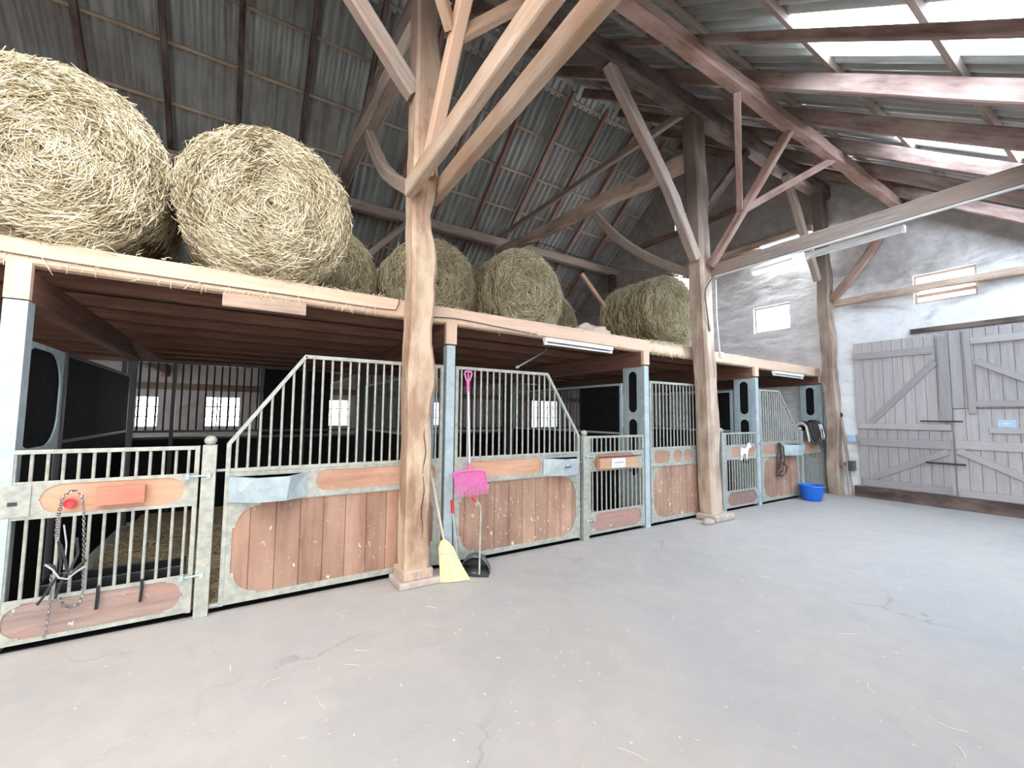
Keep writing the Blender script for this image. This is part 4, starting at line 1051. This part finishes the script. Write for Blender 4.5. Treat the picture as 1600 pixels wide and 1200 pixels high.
# blue bucket
c = at(1268, 769, 'z', 0); c = Vector((9.5, 3.99, 0)); g = thing('bucket', c, 'blue plastic bucket on the floor beneath the saddle', 'bucket')
mb = MB(); n = 28; vs = []; prof = [(.0, .004), (.15, .004), (.16, .02), (.205, .27), (.222, .275), (.222, .30), (.207, .30), (.195, .27), (.15, .02), (0, .014)]
for r_, z in prof:
    for k in range(n): vs.append((c.x+r_*math.cos(2*PI*k/n), c.y+r_*math.sin(2*PI*k/n), z))
fs = [(i*n+k, i*n+(k+1) % n, (i+1)*n+(k+1) % n, (i+1)*n+k) for i in range(len(prof)-1) for k in range(n)]
mb.add(vs, fs, [[(0, 0)]*4]*len(fs)); mb.build('tub', BLUE, g, True)
MB().tube([(c.x-.21, c.y, .28)]+[(c.x-.21*math.cos(PI*k/8), c.y-.03-.20*math.sin(PI*k/8), .285) for k in range(1, 8)]+[(c.x+.21, c.y, .28)], .004, 5).build('bail', STEEL, g, True)
# saddle laid over the top rail of the last gate
sx, sy, sz = 10.2, SF-.005, 1.42
g = thing('saddle', (sx, sy, sz-.08), 'dark saddle with grey pad laid over the gate beside the end wall', 'saddle')
def drape(x0, x1, R1, drop, dz=0, flare=.04, n=20, m=12, wob=.012, round_=.0):
    mb = MB(); vs = []; fs = []; uvs = []
    for i in range(m+1):
        t = i/m; x = x0+(x1-x0)*t; dr = drop*(1-round_*(2*t-1)**2)
        for k in range(n+1):
            s_ = -1+2*k/n
            if abs(s_) < .4: a = s_/.4*PI/2; y = R1*math.sin(a); z = R1*math.cos(a)
            else: q = (abs(s_)-.4)/.6; y = math.copysign(R1+flare*q, s_); z = -dr*q
            vs.append((x, sy+y+noise.noise(Vector((t*4, s_*3, dz*9)))*wob, sz-R1*.6+z+dz+.05*(2*t-1)**2))
    for i in range(m):
        for k in range(n): q = i*(n+1)+k; fs.append((q, q+n+1, q+n+2, q+1)); uvs.append([(0, 0)]*4)
    mb.add(vs, fs, uvs); return mb
def dr_obj(nm, m, th, **k):
    o = drape(**k).build(nm, m, g, True); s_ = o.modifiers.new('t', 'SOLIDIFY'); s_.thickness = th; s_.offset = 0; return o
dr_obj('saddle_pad', FELT, .02, x0=sx-.38, x1=sx+.40, R1=.085, drop=.33, round_=.35)
dr_obj('fleece', FLEECE, .02, x0=sx-.415, x1=sx-.365, R1=.095, drop=.27, dz=.006)
dr_obj('fleece', FLEECE, .02, x0=sx+.16, x1=sx+.30, R1=.105, drop=.22, dz=.012)
dr_obj('flap', LEATHB, .012, x0=sx-.30, x1=sx+.12, R1=.108, drop=.27, dz=.018, round_=.45)
st = MB(); st.sphere((sx+.20, sy, sz+.075), .12, 14, 8, (.7, .95, .55)); st.sphere((sx-.26, sy, sz+.05), .07, 12, 8, (.8, .9, .9)); st.sphere((sx-.02, sy, sz+.02), .12, 14, 8, (1.9, .8, .4)); st.build('seat', LEATHB, g, True)
MB().tube([(sx+.05, sy-.14, sz-.08), (sx+.06, sy-.155, sz-.36)]+[(sx+.06+.045*math.sin(2*PI*k/10), sy-.155, sz-.41+.05*math.cos(2*PI*k/10)) for k in range(11)], .008, 6).build('stirrup', STEELD, g, True)
MB().tube([(sx+.2, sy-.13, sz-.05), (sx+.24, sy-.15, sz-.3), (sx+.16, sy-.16, sz-.42), (sx+.3, sy-.15, sz-.36)], .012, 6).build('girth', LEATHB, g, True)
# bridle
g = thing('bridle', at(1222, 695, 'y', SF-.05), 'brown bridle with shiny bit hanging on the panel nearest the end wall', 'bridle')
yb_ = SF-.05; st = MB()
for p in ([(1216, 692), (1214, 720), (1215, 745), (1219, 742), (1220, 715), (1217, 693)], [(1218, 692), (1224, 700), (1226, 720), (1222, 738)], [(1216, 725), (1224, 722), (1230, 730), (1228, 740), (1220, 744)], [(1219, 694), (1222, 715), (1216, 735)]):
    st.tube(pth(p, yb_), .014, 6)
st.build('strap', LEATH, g, True)
MB().tube(pth([(1217, 735), (1222, 731), (1226, 728)], yb_-.03), .012, 6).tube(pth([(1219, 742), (1224, 743), (1228, 740)], yb_-.03), .012, 6).build('bit', CHROME, g, True)
# white horse cut-out
hs = [(0, 0), (.03, 0), (.045, .08), (.10, .12), (.17, .11), (.19, .0), (.22, 0), (.225, .12), (.25, .17), (.30, .24), (.335, .215), (.355, .235), (.33, .29), (.31, .33), (.30, .31), (.27, .32), (.22, .25), (.16, .215), (.07, .215), (.035, .235), (-.005, .16), (-.015, .09), (.01, .12), (.02, .10)]
o = MB().poly([(7.50+x*.95, .845+z*.95) for x, z in hs], [], 'xz', SF-.034, SF-.02).build('horse_sign', WHITE)
tag(o, 'white horse-shaped cut-out on the low gate', 'sign')
tag(MB().tube([(7.62, SF-.03, 1.06), (7.60, SF-.03, 1.31)], .002, 5).build('hanging_wire', STEEL), 'thin wire holding the white horse cut-out', 'wire')
# things at the corner post
tag(MB().box(10.58, 10.86, 3.83, 3.885, .62, .69, 'x').build('cross_board', plain('faded red wood', (.42, .16, .15), .8)), 'faded red board across the foot of the corner post', 'board')
g = thing('riding_whip', (10.74, 3.9, 0), 'thin stick with black knob leaning on the right side of the corner post', 'stick')
MB().tube([(10.82, 3.78, .02), (10.75, 3.82, .9), (10.70, 3.88, 1.65)], .011, 7).build('shaft', W_TIE, g, True); MB().sphere((10.70, 3.88, 1.67), .035, 10, 7, (.8, .8, 1.4)).build('knob', BLACK, g, True)
g = thing('fork_handle', (10.5, 3.92, 0), 'grey wooden handle leaning on the face of the corner post', 'stick')
MB().tube([(10.60, 3.78, .02), (10.62, 3.80, .9), (10.64, 3.87, 1.6)], .016, 7).build('shaft', W_GREY, g, True)
tag(MB().box(10.72, 10.88, 3.72, 3.84, .52, .72).build('dark_box', DKGREY, bevel=.01), 'small dark box on the wall beside the corner post', 'box')
# black trough and rubber ties behind the first gate
g = thing('floor_trough', (-.75, 4.6, .02), 'low black trough standing on the straw behind the far left gate', 'trough')
tr = MB(); tr.box(-1.15, -.32, 4.42, 4.44, .15, .37).box(-1.15, -.32, 4.68, 4.70, .15, .37).box(-1.15, -1.13, 4.44, 4.68, .15, .37).box(-.34, -.32, 4.44, 4.68, .15, .37).box(-1.15, -.32, 4.42, 4.70, .13, .15)
tr.build('basin', BLACK, g, bevel=.006)
MB().box(-1.12, -.35, 4.44, 4.68, .0, .13, 'x').build('base', RUBBER, g)
for xx in (-.79, -.55):
    tag(MB().tube([(xx, SF-.02, .36), (xx+.005, SF-.035, .30), (xx+.0, SF-.03, .20)], .011, 6).build('rubber_tie', BLACK, None, True), 'black rubber tie on the far left gate, %s' % ('nearer the chain' if xx < -.6 else 'nearer the ball-topped post'), 'tie')
# crumpled pale sack among the bales
mb = MB(); vs = []; n = 20
mb.sphere((4.72, 5.0, 2.93), .26, 22, 14, (1.3, .6, .55))
mb.v = [tuple(Vector(v)+Vector((noise.noise(Vector(v)*6), noise.noise(Vector(v)*6+Vector((9, 0, 0))), noise.noise(Vector(v)*6+Vector((0, 9, 0)))))*.07) for v in mb.v]
mb.v = [(a, b, max(c_, 2.775)) for a, b, c_ in mb.v]
tag(mb.build('crumpled_sack', plain('pale sacking', (.62, .50, .42), .9, 0, (.5, .38, .31), 14, .4), None, True), 'crumpled pale sack on the loft edge between the middle bales and the last bale', 'sack')

# ------------------------------------------------------------------ light
w = bpy.data.worlds.new('daylight'); sc.world = w; w.use_nodes = True
bg = w.node_tree.nodes['Background']; bg.inputs['Color'].default_value = (1.0, .965, .92, 1); bg.inputs['Strength'].default_value = 2.6
sc.view_settings.view_transform = 'Standard'; sc.view_settings.look = 'None'; sc.view_settings.gamma = 1; sc.view_settings.exposure = 1.53
sc.view_settings.use_curve_mapping = False
sc.cycles.max_bounces = 8; sc.cycles.diffuse_bounces = 6; sc.cycles.glossy_bounces = 3; sc.cycles.sample_clamp_indirect = 8
